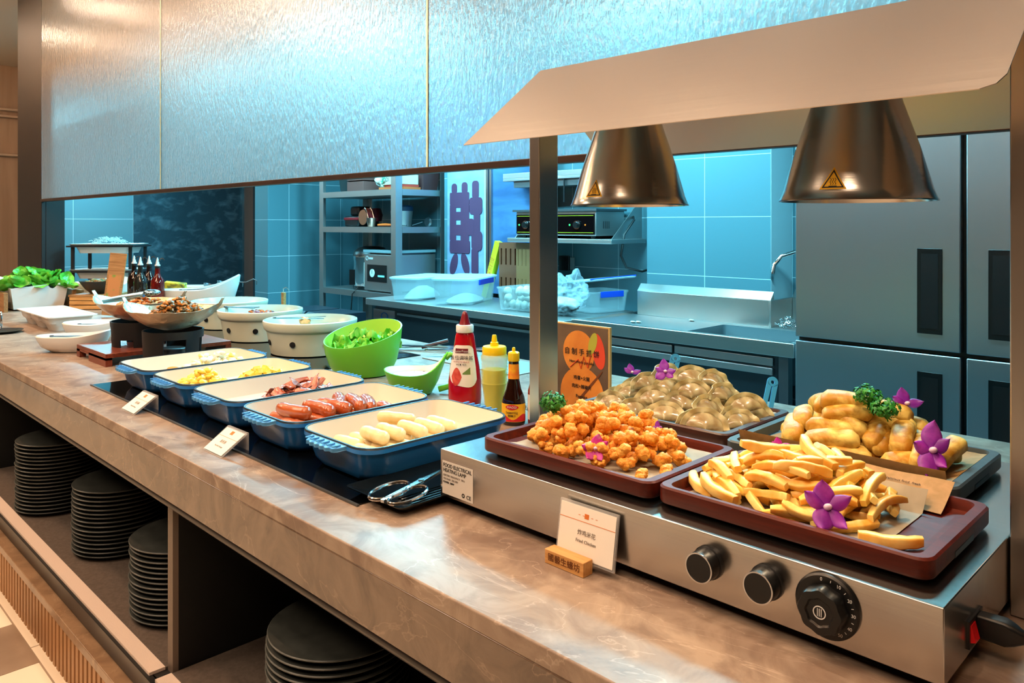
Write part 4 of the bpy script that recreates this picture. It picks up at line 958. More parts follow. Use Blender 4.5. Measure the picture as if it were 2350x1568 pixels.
def wok(x, y, z, R0, lab):
    t = E('foil_pan', (x, y, z), rz=PI/4, label=lab, cat='pan', group='hammered foil pans on burner stands')
    n = 40; prof = [(.03, 0), (.25, .002), (.55, .018), (.82, .048), (.97, .076), (1.0, .082), (.985, .083), (.95, .074), (.80, .050), (.53, .022), (.25, .007), (.01, .006)]
    rings = []
    for i, (r, zz) in enumerate(prof):
        ring = []
        for k in range(n):
            a = 2*PI*k/n; c = abs(math.cos(a))**14 if .6 < r else 0; f = (r-.6)/.4 if r > .6 else 0
            wob = .004*noise.noise(Vector((math.cos(a)*5, math.sin(a)*5, 0)))*f
            ring.append((R0*(r+.12*c*f)*math.cos(a), R0*(r+.12*c*f)*math.sin(a)*(1-.0*c), zz+.028*c*f+wob))
        rings.append(ring)
    O('pan_body', G().loops(rings), foil, t)
    for s_ in (-1, 1):
        O('handle', G().loops([[(s_*R0*1.04, -.016, .095), (s_*R0*1.04, .016, .095), (s_*R0*1.07, .016, .095), (s_*R0*1.07, -.016, .095)], [(s_*R0*1.16, -.012, .128), (s_*R0*1.16, .012, .128), (s_*R0*1.17, .012, .126), (s_*R0*1.17, -.012, .126)]]), foil, t)
    return t
wok(-3.15, 1.235, CT+.150, .172, 'hammered foil pan with dark mushroom stir-fry, nearer the blue dishes')
wok(-3.503, 1.230, .912+.105, .172, 'hammered foil pan with orange vegetables behind the other foil pan')
mush = mat('mushroom_greens', '4A3A14', .4, var=(60, 'C97E2C', (1, 1, 1), (.45, .6)))
heap_at('mushroom_stir_fry', -3.13, 1.245, CT+.200, .115, .10, .070, mush, 'dark green and brown mushroom heap in the nearer foil pan', 'stir-fry', 14, 130, .012)
heap_at('carrot_stir_fry', -3.49, 1.24, 1.070, .13, .115, .042, mat('orange_vegetable', 'D8702A', .4, var=(40, 'E8A25A')), 'orange carrot strips heaped in the farther foil pan', 'vegetables', 15, 80, .010)
t = E('serving_spoon', (-3.562, 1.105, 1.100), label='long pale blue steel tongs with perforated head resting on the farther foil pan', cat='tongs')
bts = mat('blue_tinted_steel', '8FC0DC', .25, .8)
O('handle', G().tube([(0, 0, 0), (.05, .05, .012), (.12, .12, .030)], [.008, .010, .011], 10), bts, t); O('handle', G().tube([(.015, -.01, .008), (.06, .045, .022), (.12, .12, .036)], [.006, .007, .009], 8), bts, t)
O('perforated_head', G().add(*ico(None, 3, (.035, .035, .014))).xf(Matrix.Translation((.145, .145, .040))), mat('perforated_steel', '9CC6DC', .3, .7, var=(130, '16303C', (1, 1, 1), (.50, .54))), t)
b = E('wooden_board', (-3.52, 1.30, CT), label='raised red-brown wooden board under the farther burner stand', cat='board')
O('board_top', G().box(-.18, .19, -.26, .26, .034, .052), mat('reddish_board', '7E3B26', .35, var=(9, '642A1A', (1, 10, 10))), b, bevel=.002)
for yy in (-.26, .235):
    O('board_leg', G().box(-.18, -.14, yy, yy+.025, 0, .034), MATS['reddish_board'], b); O('board_leg', G().box(-.02, .19, yy, yy+.025, 0, .034), MATS['reddish_board'], b)
O('board_rail', G().box(-.18, .19, -.26, -.235, .026, .034), MATS['reddish_board'], b)

# white scoop bowls with tongs
def scoop(x, y, z, L, W, H, rz, lab, m=white_p, tail=0.0):
    t = E('scoop_bowl', (x, y, z), rz=rz, label=lab, cat='bowl')
    def rings(k, z0):
        out = []
        for r, zz in ((.35, 0), (.6, .04), (.85, .35), (.97, .8), (1, 1)):
            ring = []
            for i in range(40):
                a = 2*PI*i/40; c = math.cos(a)
                ring.append((L/2*(r-k)*c, W/2*(r-k)*math.sin(a), z0*1+H*zz*(1+.35*max(0, c)**2*zz+tail*max(0, c)**2*zz)))
            out.append(ring)
        return out
    outer = rings(0, 0); inner = [[(p[0]*.97, p[1]*.955, p[2]+.0005) for p in rg_] for rg_ in rings(0, .004)][::-1]
    O('bowl_body', G().loops(outer+inner), m, t)
    return t
scoop(-4.05, 1.24, CT, .36, .22, .095, PI/4-.1, 'white oval bowl holding steel tongs, rear one of two')
scoop(-3.85, 1.07, CT, .32, .16, .07, PI/4+.1, 'white oval bowl holding steel tongs, front one of two')
tongs(-4.12, 1.17, CT+.088, .20, PI/4, 'steel tongs lying in the rear white oval bowl', 0, .012, m=steel_dark)
tongs(-3.92, 1.00, CT+.068, .20, PI/4, 'steel tongs lying in the front white oval bowl', 0, .012, m=steel_dark)

# white three-section tray
t = E('sectioned_tray', (-4.915, 1.275, CT), label='empty white plastic tray with three sections', cat='tray')
W, D = .65, .25
for cxx in (-.205, 0, .205):
    O('section', G().loops([rr(.140, .16, .035, 0, 5, cxx), rr(.155, .185, .035, .03, 5, cxx), rr(.175, .205, .03, .040, 5, cxx), rr(.188, .225, .03, .078, 5, cxx), rr(.182, .219, .03, .078, 5, cxx), rr(.165, .195, .03, .038, 5, cxx), rr(.13, .15, .03, .006, 5, cxx)]), white_p, t)
O('rim', G().loops([rr(W, D, .03, .075, 5), rr(W, D, .03, .080, 5), rr(W-.045, D-.028, .025, .0805, 5), rr(W-.046, D-.028, .025, .0755, 5)], closed=True), white_p, t)
for cxx in (-.1025, .1025):
    O('divider', G().box(cxx-.010, cxx+.010, -.115, .115, .072, .0805), white_p, t, bevel=.003)

# black saucer with a cloche at the far left edge
t = E('black_saucer', (-4.78, .985, CT), label='small black saucer at the left end of the counter edge', cat='saucer')
O('saucer_body', G().lathe([(.06, 0), (.07, .002), (.098, .012), (.10, .014), (.09, .012), (.05, .006)], 40), black_p, t)
O('napkin_ring', G().tube([(.045*math.cos(2*PI*k/24)*.5, 0, .058+.045*math.sin(2*PI*k/24)) for k in range(24)], .004, 8, closed=True), chrome, None, 'steel loop standing on the black saucer', 'holder', loc=(-4.80, .985, CT+.004))

# salad bins
def bin_(x, y, z, W, D, H, lab, rz=0, notch=True):
    t = E('salad_bin', (x, y, z), rz=rz, label=lab, cat='bin')
    def top(p): return p
    def ring(w_, d_, r_, z_, k): 
        out = []
        for p in rr(w_, d_, r_, z_, 8):
            q = p[1]/(d_/2); dip = 0
            if notch and k and p[0] > w_*.3: dip = .03*max(0, 1-((q-.45)/.16)**2)
            out.append((p[0], p[1], p[2]-dip+k*.016*q))
        return out
    def dense(w_, d_, z_, k):
        N = 24; out = []
        for (ax_, ay_), (bx_, by_) in zip(((-1, -1), (1, -1), (1, 1), (-1, 1)), ((1, -1), (1, 1), (-1, 1), (-1, -1))):
            for i in range(N):
                u = i/N; px = (ax_+(bx_-ax_)*u)*w_/2; py = (ay_+(by_-ay_)*u)*d_/2; q = py/(d_/2); dip = 0
                if notch and k and px > w_*.49: dip = .032*max(0, 1-((q-.45)/.17)**2)**.5 if abs(q-.45) < .17 else 0
                out.append((px, py, z_-dip*k+k*.014*q))
        return out
    O('bin_body', G().loops([dense(W*.80, D*.86, 0, 0), dense(W*.9, D*.93, H*.5, 0), dense(W, D, H, 1), dense(W-.012, D-.012, H, 1), dense(W*.88, D*.9, H*.5, 0), dense(W*.78, D*.84, .01, 0)]), white_p, t)
    return t
bin_(-6.02, 1.43, CT+.01, .30, .34, .155, 'white bin of leafy greens at the left end of the counter')
def stand(x, y, W, D, H, lab):
    t = E('wooden_stand', (x, y, CT), label=lab, cat='stand')
    for s_ in (-1, 1):
        O('cheek', G().box(-W/2, W/2, s_*D/2-.012, s_*D/2+.012, 0, H), oak, t, bevel=.001)
    O('crossbar', G().box(-W/2, -W/2+.02, -D/2, D/2, 0, .03), oak, t)
stand(-6.00, 1.43, .30, .40, .125, 'wooden stand cradling the bin of leafy greens')
bin_(-6.10, 1.90, CT+.012, .34, .34, .150, 'empty white bin behind the leafy greens', 0, True)
stand(-6.08, 1.90, .34, .41, .115, 'wooden stand cradling the empty white bin')
green_m = mat('baby_greens', '3F9A2A', .4, var=(20, '6FC23E', (1, 1, 1), (.4, .7)), sss=.1)
GL = [leafm(i+30, .10, green_m, 'salad_leaf', .3) for i in range(5)]
rg = random.Random(5)
for i in range(70):
    x = rg.uniform(-.15, .15); y = rg.uniform(-.19, .19)
    O('salad_leaf', GL[i % 5], None, None, 'round green salad leaf %s the white bin' % where(x, y, 0, 0, 0, .15, .19, -1, 2).replace('midway up ', ''), 'salad leaf', 'leafy greens in the white bin', loc=(-6.02+x, 1.43+y, CT+.14+.07*(1-(x/.17)**2)*(1-(y/.23)**2)+rg.uniform(-.02, .02)), rot=(rg.uniform(-.9, .9), rg.uniform(-.8, .5), rg.uniform(0, 6.3)))
for k, (yy, cc) in enumerate(((1.30, 'D8B838'), (1.22, 'E6DFCA'))):
    O('sliced_vegetable', G().add(*ico(lambda p: p*(1+.2*noise.noise(p*2)), 2, (.05, .045, .03))), mat('vegetable_%d' % k, cc, .4), None, ['yellow pepper piece at the left of the leafy greens', 'white radish piece at the far left of the leafy greens'][k], 'vegetable', loc=(-6.04, yy, CT+.20), smooth=180)
# wooden crate with dark bowl
t = E('wooden_crate', (-5.74, 1.754, CT), rz=PI/4, label='low slatted wooden crate carrying a dark bowl', cat='crate')
for k, z in enumerate((.004, .034, .062)): 
    for s_ in (-1, 1):
        O('slat', G().box(-.13, .13, s_*.12-.008, s_*.12+.008, z, z+.024), pine, t, bevel=.001); O('slat', G().box(s_*.13-.008, s_*.13+.008, -.12, .12, z, z+.024), pine, t, bevel=.001)
O('crate_top', G().box(-.14, .14, -.13, .13, .086, .098), oak, t)
t = E('dark_bowl', (-5.74, 1.754, CT+.0985), label='dark grey bowl of greens on the wooden crate', cat='bowl')
O('bowl_body', G().lathe([(.05, 0), (.055, .003), (.09, .035), (.125, .085), (.127, .088), (.122, .086), (.086, .038), (.02, .01)], 40), mat('dark_grey_bowl', '2C3034', .4), t)
heap_at('pickled_greens', -5.74, 1.754, CT+.165, .08, .08, .02, mat('mixed_greens', '3E6E4A', .4, var=(40, '9A5A2A')), 'chopped greens and chilli in the dark bowl', 'greens', 3, 40, .016)
# wooden menu sign
def sign(x, y, z, W, H, rot, lab, fr):
    t = E('menu_sign', (x, y, z), label=lab, cat='sign', rot=rot)
    O('frame', G().box(-W/2, W/2, 0, .008, 0, H), fr, t, bevel=.001)
    return t
t = sign(-5.11, 1.62, CT+.01, .105, .385, (-.14, .07, PI/4), 'narrow tall wooden menu sign leaning beside the oil bottles', oak)
O('printed_picture', G().box(-.040, .040, -.001, 0, .03, .25), mat('food_picture', 'B57A48', .5, var=(14, '6F8A3A', (1, 1, 1), (.55, .65))), t)
# oil bottles
def oil(x, y, col, lab, red=False):
    t = E('oil_bottle', (x, y, CT+.0605), label=lab, cat='oil bottle', group='oil and vinegar bottles with pourers')
    O('bottle_body', G().lathe([(.040, 0), (.042, .004), (.042, .13), (.037, .16), (.020, .185), (.0155, .20), (.0155, .232)], 28), mat('bottle_'+col, col, .06, coat=.6), t)
    O('capsule', G().lathe([(.0145, .215), (.0145, .246)], 20), black_p, t)
    O('pourer', G().lathe([(.0165, .246), (.017, .252), (.012, .258), (.009, .275), (.003, .300)], 20), mat('clear_white_plastic', 'D8DEE4', .2), t)
    O('spout_lever', G().tube([(.0, 0, .262), (.012, .012, .290), (.022, .022, .296), (.03, .03, .284)], .003, 6), black_p, t)
for x, y, c_, lab in ((-5.468, 1.886, '180B08', 'dark vinegar bottle, leftmost of the four with pourers'), (-5.23, 1.842, '23201C', 'nearly clear oil bottle, second of the four with pourers'), (-5.35, 1.940, '1E0A08', 'dark vinegar bottle standing behind, third of the four with pourers'), (-5.048, 1.881, '5A0F0C', 'red chilli oil bottle, rightmost of the four with pourers')):
    oil(x, y, c_, lab)
O('bottle_riser', G().box(-5.53, -4.98, 1.78, 2.00, CT, CT+.06), pine, None, 'low wooden riser under the four oil bottles', 'riser', bevel=.002)
# tall white dishes with tongs beside the bottles
scoop(-4.94, 2.10, CT+.02, .52, .20, .13, PI/4, 'long white slanted dish behind the foil pans, right one', tail=.35)
scoop(-5.20, 2.24, CT+.02, .50, .18, .13, PI/4, 'long white slanted dish with tongs, left one beside the bottles', tail=.25)
for x, y in ((-4.94, 2.10), (-5.20, 2.24)): O('foot_block', G().box(-.08, .08, -.05, .05, 0, .0195), white_p, None, 'white foot block under a long slanted dish, %s' % ('right one' if x > -5 else 'left one'), 'stand', loc=(x, y, CT), rot=(0, 0, PI/4), bevel=.004)
tongs(-5.06, 2.03, CT+.145, .26, PI/4, 'black-handled tongs lying in the right long white dish', -.05, .01, m=black_m)
for k, (x, y, zz) in enumerate(((-5.10, 2.38, .17), (-4.98, 2.42, .19))):
    t = E('ladle', (x, y, CT+zz), rot=(0, .3, PI/4), label=['steel ladle with hooked handle over the left white dish', 'steel ladle with hooked handle, right one'][k], cat='ladle')
    O('handle', G().tube([(-.12, 0, -.05), (.02, 0, -.005), (.06, 0, .03), (.085, 0, .025), (.09, 0, .0)], .004, 8), steel_dark, t)
    O('cup', G().lathe([(.01, -.02), (.025, -.008), (.03, .01), (.028, .01), (.02, -.005)], 20, (-.14, 0, -.06)), steel_dark, t)
t = O('sauce_packet', G().box(-.07, .07, -.02, .02, 0, .13), mat('yellow_packet', 'D8CC3C', .3, var=(20, '7A7A3A', (1, 1, 1), (.5, .6))), None, 'yellow sauce packet standing beside the red oil bottle', 'packet', loc=(-5.22, 2.06, CT+.06), rot=(.2, .1, PI/4), bevel=.006)
t = E('hook_stand', (-4.22, 2.30, CT), label='thin wooden post with a steel hook behind the pale green pots', cat='stand')
O('post', G().box(-.014, .014, -.008, .008, 0, .165), pine, t); O('hook', G().tube([(0, 0, .16), (0, 0, .19), (.012, .012, .195), (.022, .022, .18)], .003, 6), chrome, t)
# two-tier rack with white trays at the far left
t = E('buffet_rack', (-6.50, 2.06, CT), rz=PI/4, label='black two-tier rack carrying white trays beside the pillar', cat='rack')
for sx in (-.22, .22):
    for sy in (-.12, .12): O('rack_leg', G().box(sx-.010, sx+.010, sy-.010, sy+.010, 0, .40), black_m, t)
for z in (.395, .20): O('rack_shelf', G().loops([rr(.52, .30, .01, z), rr(.52, .30, .01, z+.012), rr(.44, .22, .01, z+.012), rr(.44, .22, .01, z)], closed=True), black_m, t)
for z, lab in ((.408, 'white tray of bean sprouts on the top tier of the black rack'), (.213, 'white tray on the lower tier of the black rack')):
    tt = E('white_tray', (-6.50, 2.06, CT+z), rz=PI/4, label=lab, cat='tray')
    O('tray_body', G().loops([rr(.38, .20, .03, -.060), rr(.42, .23, .03, -.01), rr(.48, .27, .03, .0), rr(.50, .29, .03, .012), rr(.48, .27, .03, .012), rr(.40, .21, .03, -.01), rr(.36, .18, .03, -.05)]), white_p, tt)
spr = mat('white_sprouts', 'D8EDEA', .4); rg = random.Random(2); g = G()
for k in range(170):
    x, y = rg.gauss(0, .065), rg.gauss(0, .04); a = rg.uniform(0, 6.3); L = rg.uniform(.02, .05); z = .0+max(0, .045*(1-(x/.15)**2-(y/.09)**2)); v = Vector((math.cos(a)*L, math.sin(a)*L, rg.uniform(-.01, .015)))
    if abs(x) < .16: g.tube([(x, y, z), (x+v.x*.5, y+v.y*.5, z+v.z+.006), (x+v.x, y+v.y, z+v.z)], .0022, 4)
O('bean_sprouts', g, spr, None, 'loose heap of white bean sprouts on the upper white tray', 'bean sprouts', kind='stuff', loc=(-6.50, 2.06, CT+.412), rot=(0, 0, PI/4))
# menu card in clear holder behind the post
t = E('menu_card', (-1.43, 1.70, CT), label='framed pancake menu picture standing behind the steel post', cat='menu')
O('frame', G().box(-.11, .11, 0, .010, 0, .285), mat('card_edge', 'C9A86A', .5), t, bevel=.001)
pic = O('printed_picture', G().box(-.105, .105, -.0012, -.0002, .004, .281), mat('brown_food_print', '4E4036', .45, var=(8, '6A5644')), t)
wrapm = mat('wrap_print', 'D98B3A', .5, var=(16, 'C9782C')); tomm = mat('red_tomato_print', 'D0452C', .5); grn = mat('lettuce_print', 'A8A83C', .5)
def oval(cx, cz, rx, rz_, m, y=-.0018, a=0, n=28):
    ca, sa = math.cos(a), math.sin(a)
    O('picture_shape', G().loops([[(cx+rx*math.cos(2*PI*k/n)*ca-rz_*math.sin(2*PI*k/n)*sa, yy, cz+rx*math.cos(2*PI*k/n)*sa+rz_*math.sin(2*PI*k/n)*ca) for k in range(n)] for yy in (y, y+.0006)]), m, pic)
oval(.0, .205, .058, .062, wrapm); oval(.012, .085, .080, .080, wrapm, -.0020); oval(.072, .215, .022, .05, tomm, -.0019, .2); oval(.052, .235, .014, .032, grn, -.0022, -.3)
oval(.03, .10, .004, .085, mat('brown_stripe', '6A3A1C', .5), -.0026, -.75)
for i, (s_, z) in enumerate((('自 制 手 抓 饼', .205), ('鸡蛋+火腿', .132), ('肉松+辣椒片', .108), ('Pancake', .080))): T(s_, .021 if i == 0 else .013, print_b, pic, (.012, -.003, z), (PI/2, 0, 0))
T('Homemade pancake', .011, print_b, pic, (.012, -.003, .178), (PI/2, 0, 0))
O('red_scribble', G().tube([(-.03, -.003, .16), (0, -.003, .185), (.01, -.003, .16), (.02, -.003, .195), (.035, -.003, .165), (.045, -.003, .2)], .0014, 5), tomm, pic)
# utensils behind the lime bowl
tongs(-2.88, 2.12, CT+.02, .30, .55, 'steel tongs lying on the kitchen side behind the lime bowl', 0, .02)
tongs(-2.62, 2.10, CT+.03, .30, .9, 'steel tongs with pale grips behind the sauce bowl', 0, .018)
t = E('chef_knife', (-2.78, 2.20, CT+.012), rz=.8, label='dark-handled knife lying behind the lime bowl', cat='knife')
O('handle', G().tube([(0, 0, 0), (.12, 0, .03)], .009, 8), mat('purple_brown_handle', '4A3A44', .4), t)
O('blade', G().loops([[(0, -.012, 0), (0, .012, 0), (0, .012, .002), (0, -.012, .002)], [(-.16, -.001, -.004), (-.16, .004, -.004), (-.16, .004, -.002), (-.16, -.001, -.002)]]), chrome, t)
O('steel_plate', G().box(0, .55, 0, .24, 0, .004), steel_rough, None, 'flat steel sheet lying on the kitchen side behind the sauce bottles', 'steel sheet', loc=(-2.6, 2.06, CT+.0005), bevel=.001)

# ================================================================== the kitchen behind
# refrigerator with four doors
t = E('refrigerator', (-1.488, 3.20, 0), label='large stainless four-door refrigerator at the right of the kitchen', cat='refrigerator')
door_m = mat('refrigerator_steel', 'A9B2B8', .34, .9, bump=(80, .10, (1, 1, .03)))
O('cabinet_body', G().box(0, 1.34, .045, .75, .10, 1.86), door_m, t)
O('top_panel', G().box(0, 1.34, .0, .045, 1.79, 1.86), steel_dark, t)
O('kick_panel', G().box(.02, 1.32, .05, .7, 0, .10), black_m, t)
O('seal', G().box(.004, 1.336, .030, .0449, .11, 1.785), black_p, t, label='black door seal')
for cx0, cx1, hx0, hx1 in ((0, .633, .484, .572), (.652, 1.34, .723, .811)):
    for z0, z1, h0, h1 in ((.952, 1.770, 1.014, 1.338), (.12, .936, .55, .868)):
        d = O('door', G().box(cx0, cx1, 0, .030, z0, z1), door_m, t, bevel=.004)
        hd = O('handle_frame', G().box(hx0, hx1, -.003, -.0005, h0, h1), black_p, d, label='black recessed handle frame', bevel=.002)
        O('handle_recess', G().box(hx0+.014, hx1-.014, -.0036, -.003, h0+.02, h1-.02), mat('recess_shadow', '030405', .6), d, label='dark handle recess')
# sink table
t = E('sink_table', (-3.055, 3.56, 0), label='stainless sink table with high backsplash left of the refrigerator', cat='sink')
def sp_(n, g, m, **k): return O(n, g.xf(Matrix.Translation((3.055, -3.56, 0))), m, t, **k)
st = steel_rough; x0, x1 = -3.055, -1.662
g = G().box(x0, x1, 3.56, 3.60, .79, .86).box(x1-.035, x1, 3.60, 4.15, .82, .86).box(x0, x0+.03, 3.60, 4.15, .82, .86)
sp_('sink_rim', g, steel, bevel=.004)
bx0, bx1, by0, by1 = -2.33, -1.74, 3.69, 4.08
g = G().box(x0+.03, bx0, 3.60, 4.15, .83, .845).box(bx1, x1-.035, 3.60, 4.15, .83, .845).box(bx0, bx1, 3.60, by0, .83, .845).box(bx0, bx1, by1, 4.15, .83, .845).box(-2.084, x1, 4.15, 4.44, .83, .845)
sp_('drainboard', g, st)
sp_('basin', G().loops([rr(bx1-bx0, by1-by0, .03, .845, 4, (bx0+bx1)/2, (by0+by1)/2), rr(bx1-bx0-.02, by1-by0-.02, .03, .62, 4, (bx0+bx1)/2, (by0+by1)/2)], False, True), mat('shaded_basin_steel', '3C4448', .6, .3), solid=.002)  # shade inside the basin is put into this dark colour
sp_('backsplash', G().box(-2.985, -2.075, 4.135, 4.175, .845, 1.0).box(-2.075, -2.065, 4.135, 4.44, .845, 1.0).box(-2.065, x1, 4.40, 4.44, .845, 1.0), steel, bevel=.003)
sp_('backsplash_cap', G().add([(-2.985, 4.135, 1.0), (-2.068, 4.135, 1.0), (-2.068, 4.175, 1.045), (-2.985, 4.175, 1.045), (-2.985, 4.178, 1.0), (-2.068, 4.178, 1.0)], [(0, 1, 2, 3), (0, 3, 4), (1, 5, 2), (3, 2, 5, 4), (0, 4, 5, 1)]).add([(-2.065, 4.40, 1.0), (x1, 4.40, 1.0), (x1, 4.44, 1.045), (-2.065, 4.44, 1.045)], [(0, 1, 2, 3)]), steel)
for a, b_ in ((x0+.03, -2.36), (-2.345, x1-.12)):
    sp_('drawer', G().box(a, b_, 3.585, 3.60, .735, .775), steel_rough, bevel=.003); sp_('drawer', G().box(a, b_, 3.580, 3.60, .690, .725), st, bevel=.003)
sp_('cabinet_front', G().box(x0+.02, x1-.10, 3.60, 3.62, .10, .785), mat('dark_steel_panel', '4A5258', .4, .9))
for x in (x1-.09, x0+.01): sp_('leg', G().box(x, x+.05, 3.585, 3.63, 0, .79), steel_dark)
O('kitchen_tap', G().tube([(-1.90, 4.30, .845), (-1.90, 4.30, 1.20), (-1.91, 4.29, 1.25), (-1.97, 4.24, 1.275), (-2.03, 4.19, 1.25), (-2.06, 4.165, 1.20), (-2.066, 4.16, 1.15)], .012, 10), chrome, None, 'curved chrome tap at the corner beside the refrigerator', 'tap')
rg = random.Random(4); g = G()
for k in range(60):
    p = Vector((rg.gauss(0, .03), rg.gauss(0, .025), abs(rg.gauss(.02, .015)))); a = rg.uniform(0, 6.3)
    g.tube([p+Vector((.012*math.cos(a+q)*1, .012*math.sin(a+q), .006*math.sin(q*2+k))) for q in (0, 1.2, 2.4, 3.6, 4.8)], .0014, 4)
O('steel_wool', g, chrome, None, 'tangle of steel wool at the back corner of the sink', 'scourer', kind='stuff', loc=(-1.99, 4.17, .852))
for x, y in ((-2.745, 3.76), (-2.54, 4.07), (-2.72, 3.78)):
    O('food_scrap', G().add(*ico(lambda p: p*(1+.4*noise.noise(p*3)), 2, (.018, .012, .006))), white_p, None, {-2.745: 'white food scrap on the left of the sink drainboard', -2.54: 'white food scrap at the foot of the backsplash', -2.72: 'second white food scrap at the front of the drainboard'}[x], 'food scrap', loc=(x, y, .852))
# prep counter (left of the sink)
t = E('prep_counter', (-5.13, 3.50, 0), label='long stainless prep counter with drawers carrying the plastic boxes', cat='counter')
def pc(n, g, m, **k): return O(n, g.xf(Matrix.Translation((5.13, -3.50, 0))), m, t, **k)
pc('worktop', G().box(-5.13, -3.06, 3.50, 4.25, .80, .85), steel_rough, bevel=.003)
pc('cabinet_body', G().box(-5.08, -3.08, 3.56, 4.2, .10, .80), mat('blue_grey_steel', '5A646A', .45, .8))
for a, b_ in ((-4.79, -4.0), (-3.98, -3.10)):
    d = pc('drawer', G().box(a, b_, 3.535, 3.56, .30, .755), MATS['dark_steel_panel'], bevel=.004)
    O('handle_lip', G().box(a+.04+5.13, b_-.04+5.13, .022, .040, .745, .762), steel, d)
pl_ = pc('side_panel', G().box(-5.08, -4.80, 3.54, 3.56, .30, .77), steel_rough)
O('paper_notice', G().box(.42, .50, .036, .0385, .48, .69), paper, pl_, label='white paper notice')
O('worktop_logo', G().lathe([(.03, 0), (.03, .001), (.024, .001), (.024, 0)], 24, cap0=False, cap1=False, sx=1.5).xf(Matrix.Translation((.20, .037, .72)) @ Matrix.Rotation(PI/2, 4, 'X')), pan_blue, pl_, label='blue oval badge')
for k, x in enumerate((-5.60, -5.22)):
    t = E('hob_unit', (x, 3.05, .55), label=['dark blue induction hob control panel behind the pots, left one', 'dark blue induction hob control panel behind the pots, right one'][k], cat='hob')
    O('hob_body', G().loops([[(-.18, 0, 0), (-.18, .40, 0), (-.18, .40, .20), (-.18, .10, .20), (-.18, 0, .12)], [(.17, 0, 0), (.17, .40, 0), (.17, .40, .20), (.17, .10, .20), (.17, 0, .12)]]), mat('dark_navy_metal', '16222C', .4), t)
    O('control_ring', G().lathe([(.028, 0), (.028, .002), (.023, .002), (.023, 0)], 28, cap0=False, cap1=False).xf(Matrix.Translation((.08, .05, .162)) @ Matrix.Rotation(math.radians(38), 4, 'X')), mat('pale_blue_print', 'A8CCE0', .5), t)
    O('panel_marks', G().box(-.11, -.085, -.01, .01, 0, .0015).box(-.075, -.05, -.01, .01, 0, .0015).box(-.04, -.015, -.01, .01, 0, .0015).xf(Matrix.Translation((0, .05, .163)) @ Matrix.Rotation(math.radians(38), 4, 'X')), MATS['pale_blue_print'], t)
    O('hob_base', G().box(-.17, .16, .02, .38, -.55, -.001), steel_dark, t)
# plastic boxes
def clearbox(x, y, W, D, H, rz, lab, latch=True, lid=True):
    t = E('storage_box', (x, y, .851), rz=rz, label=lab, cat='storage box')
    m = mat('frosted_plastic', 'EAF8FC', .3, alpha=.22)
    O('box_body', G().loops([rr(W-.06, D-.06, .03, 0), rr(W-.04, D-.04, .035, .006), rr(W-.01, D-.01, .04, H-.02), rr(W, D, .04, H-.018), rr(W, D, .04, H-.008), rr(W-.016, D-.016, .036, H-.008), rr(W-.05, D-.05, .03, .010)]), m, t)
    if lid:
        l = O('lid', G().loops([rr(W+.012, D+.012, .045, H-.007), rr(W+.016, D+.016, .045, H+.004), rr(W-.02, D-.02, .04, H+.010), rr(W-.05, D-.05, .03, H+.006)]), mat('pale_lid', 'E0F4FC', .3, alpha=.5), t)
    if latch:
        O('latch', G().box(W/2+.004, W/2+.014, -D*.28, D*.28, H-.045, H-.006), mat('blue_latch', '1450D8', .3), t, label='bright blue latch', bevel=.002)
    return t
clearbox(-4.79, 3.80, .28, .50, .17, math.radians(15), 'left frosted plastic box of rice on the prep counter', False)
clearbox(-4.34, 3.845, .32, .56, .185, math.radians(27.7), 'larger frosted plastic box with blue latch on the prep counter')
clearbox(-3.62, 3.80, .36, .34, .165, math.radians(4), 'open plastic box full of round white mushrooms', False, False)
clearbox(-3.26, 4.06, .30, .34, .150, math.radians(-12), 'plastic box with blue latch behind the crumpled bag', True, False)
t = O('loose_lid', G().loops([rr(.34, .38, .045, 0), rr(.35, .39, .045, .008), rr(.31, .35, .04, .016), rr(.28, .32, .03, .010)]), MATS['pale_lid'], None, 'loose pale plastic lid with a blue stripe lying tilted on the right box', 'lid', loc=(-3.25, 4.08, 1.055), rot=(.05, -.10, -.3))
O('lid_stripe', G().box(.155, .165, -.18, .18, .010, .018), MATS['blue_latch'], t)
ricem = mat('white_rice', 'E6EDE6', .6, bump=(300, .6))
for x, y, ax, ay, h, rz, lab in ((-4.79, 3.80, .10, .20, .085, .26, 'heap of rice inside the left plastic box'), (-4.34, 3.845, .12, .23, .05, .48, 'heap of rice inside the box with the blue latch')):
    O('rice', G().lathe([(0, 0), (1, 0), (.95, .012), (.6, h*.7), (.25, h), (0, h)], 28, cap0=False, cap1=False, sx=ax, sy=ay), ricem, None, lab, 'rice', kind='stuff', loc=(x, y, .864), rot=(0, 0, rz))
mb = mesh(G().add(*ico(lambda p: p*(1+.08*noise.noise(p*2)), 3, (.030, .030, .027))), 'white_mushroom', mat('white_mushroom_skin', 'DAD6CC', .5), 180)
k = 0
for lz in range(3):
    for iy in range(4):
        for ix in range(5):
            if R.random() < .12+.1*lz: continue
            O('white_mushroom', mb, None, None, 'round white mushroom %s the open plastic box' % where(ix, iy, lz, 2, 1.5, 2.5, 2, 0, 2.2), 'mushroom', 'white mushrooms in the open plastic box', loc=(-3.62-.128+.060*ix+R.uniform(-.006, .006)+(.02 if lz % 2 else 0), 3.80-.10+.064*iy+R.uniform(-.006, .006), .893+.042*lz), rot=(R.uniform(0, 3), 0, R.uniform(0, 6)))
bagm = mat('clear_plastic_film', 'E8F6FF', .08, alpha=.26, bump=(9, 1, (1, 1, 2), .02))
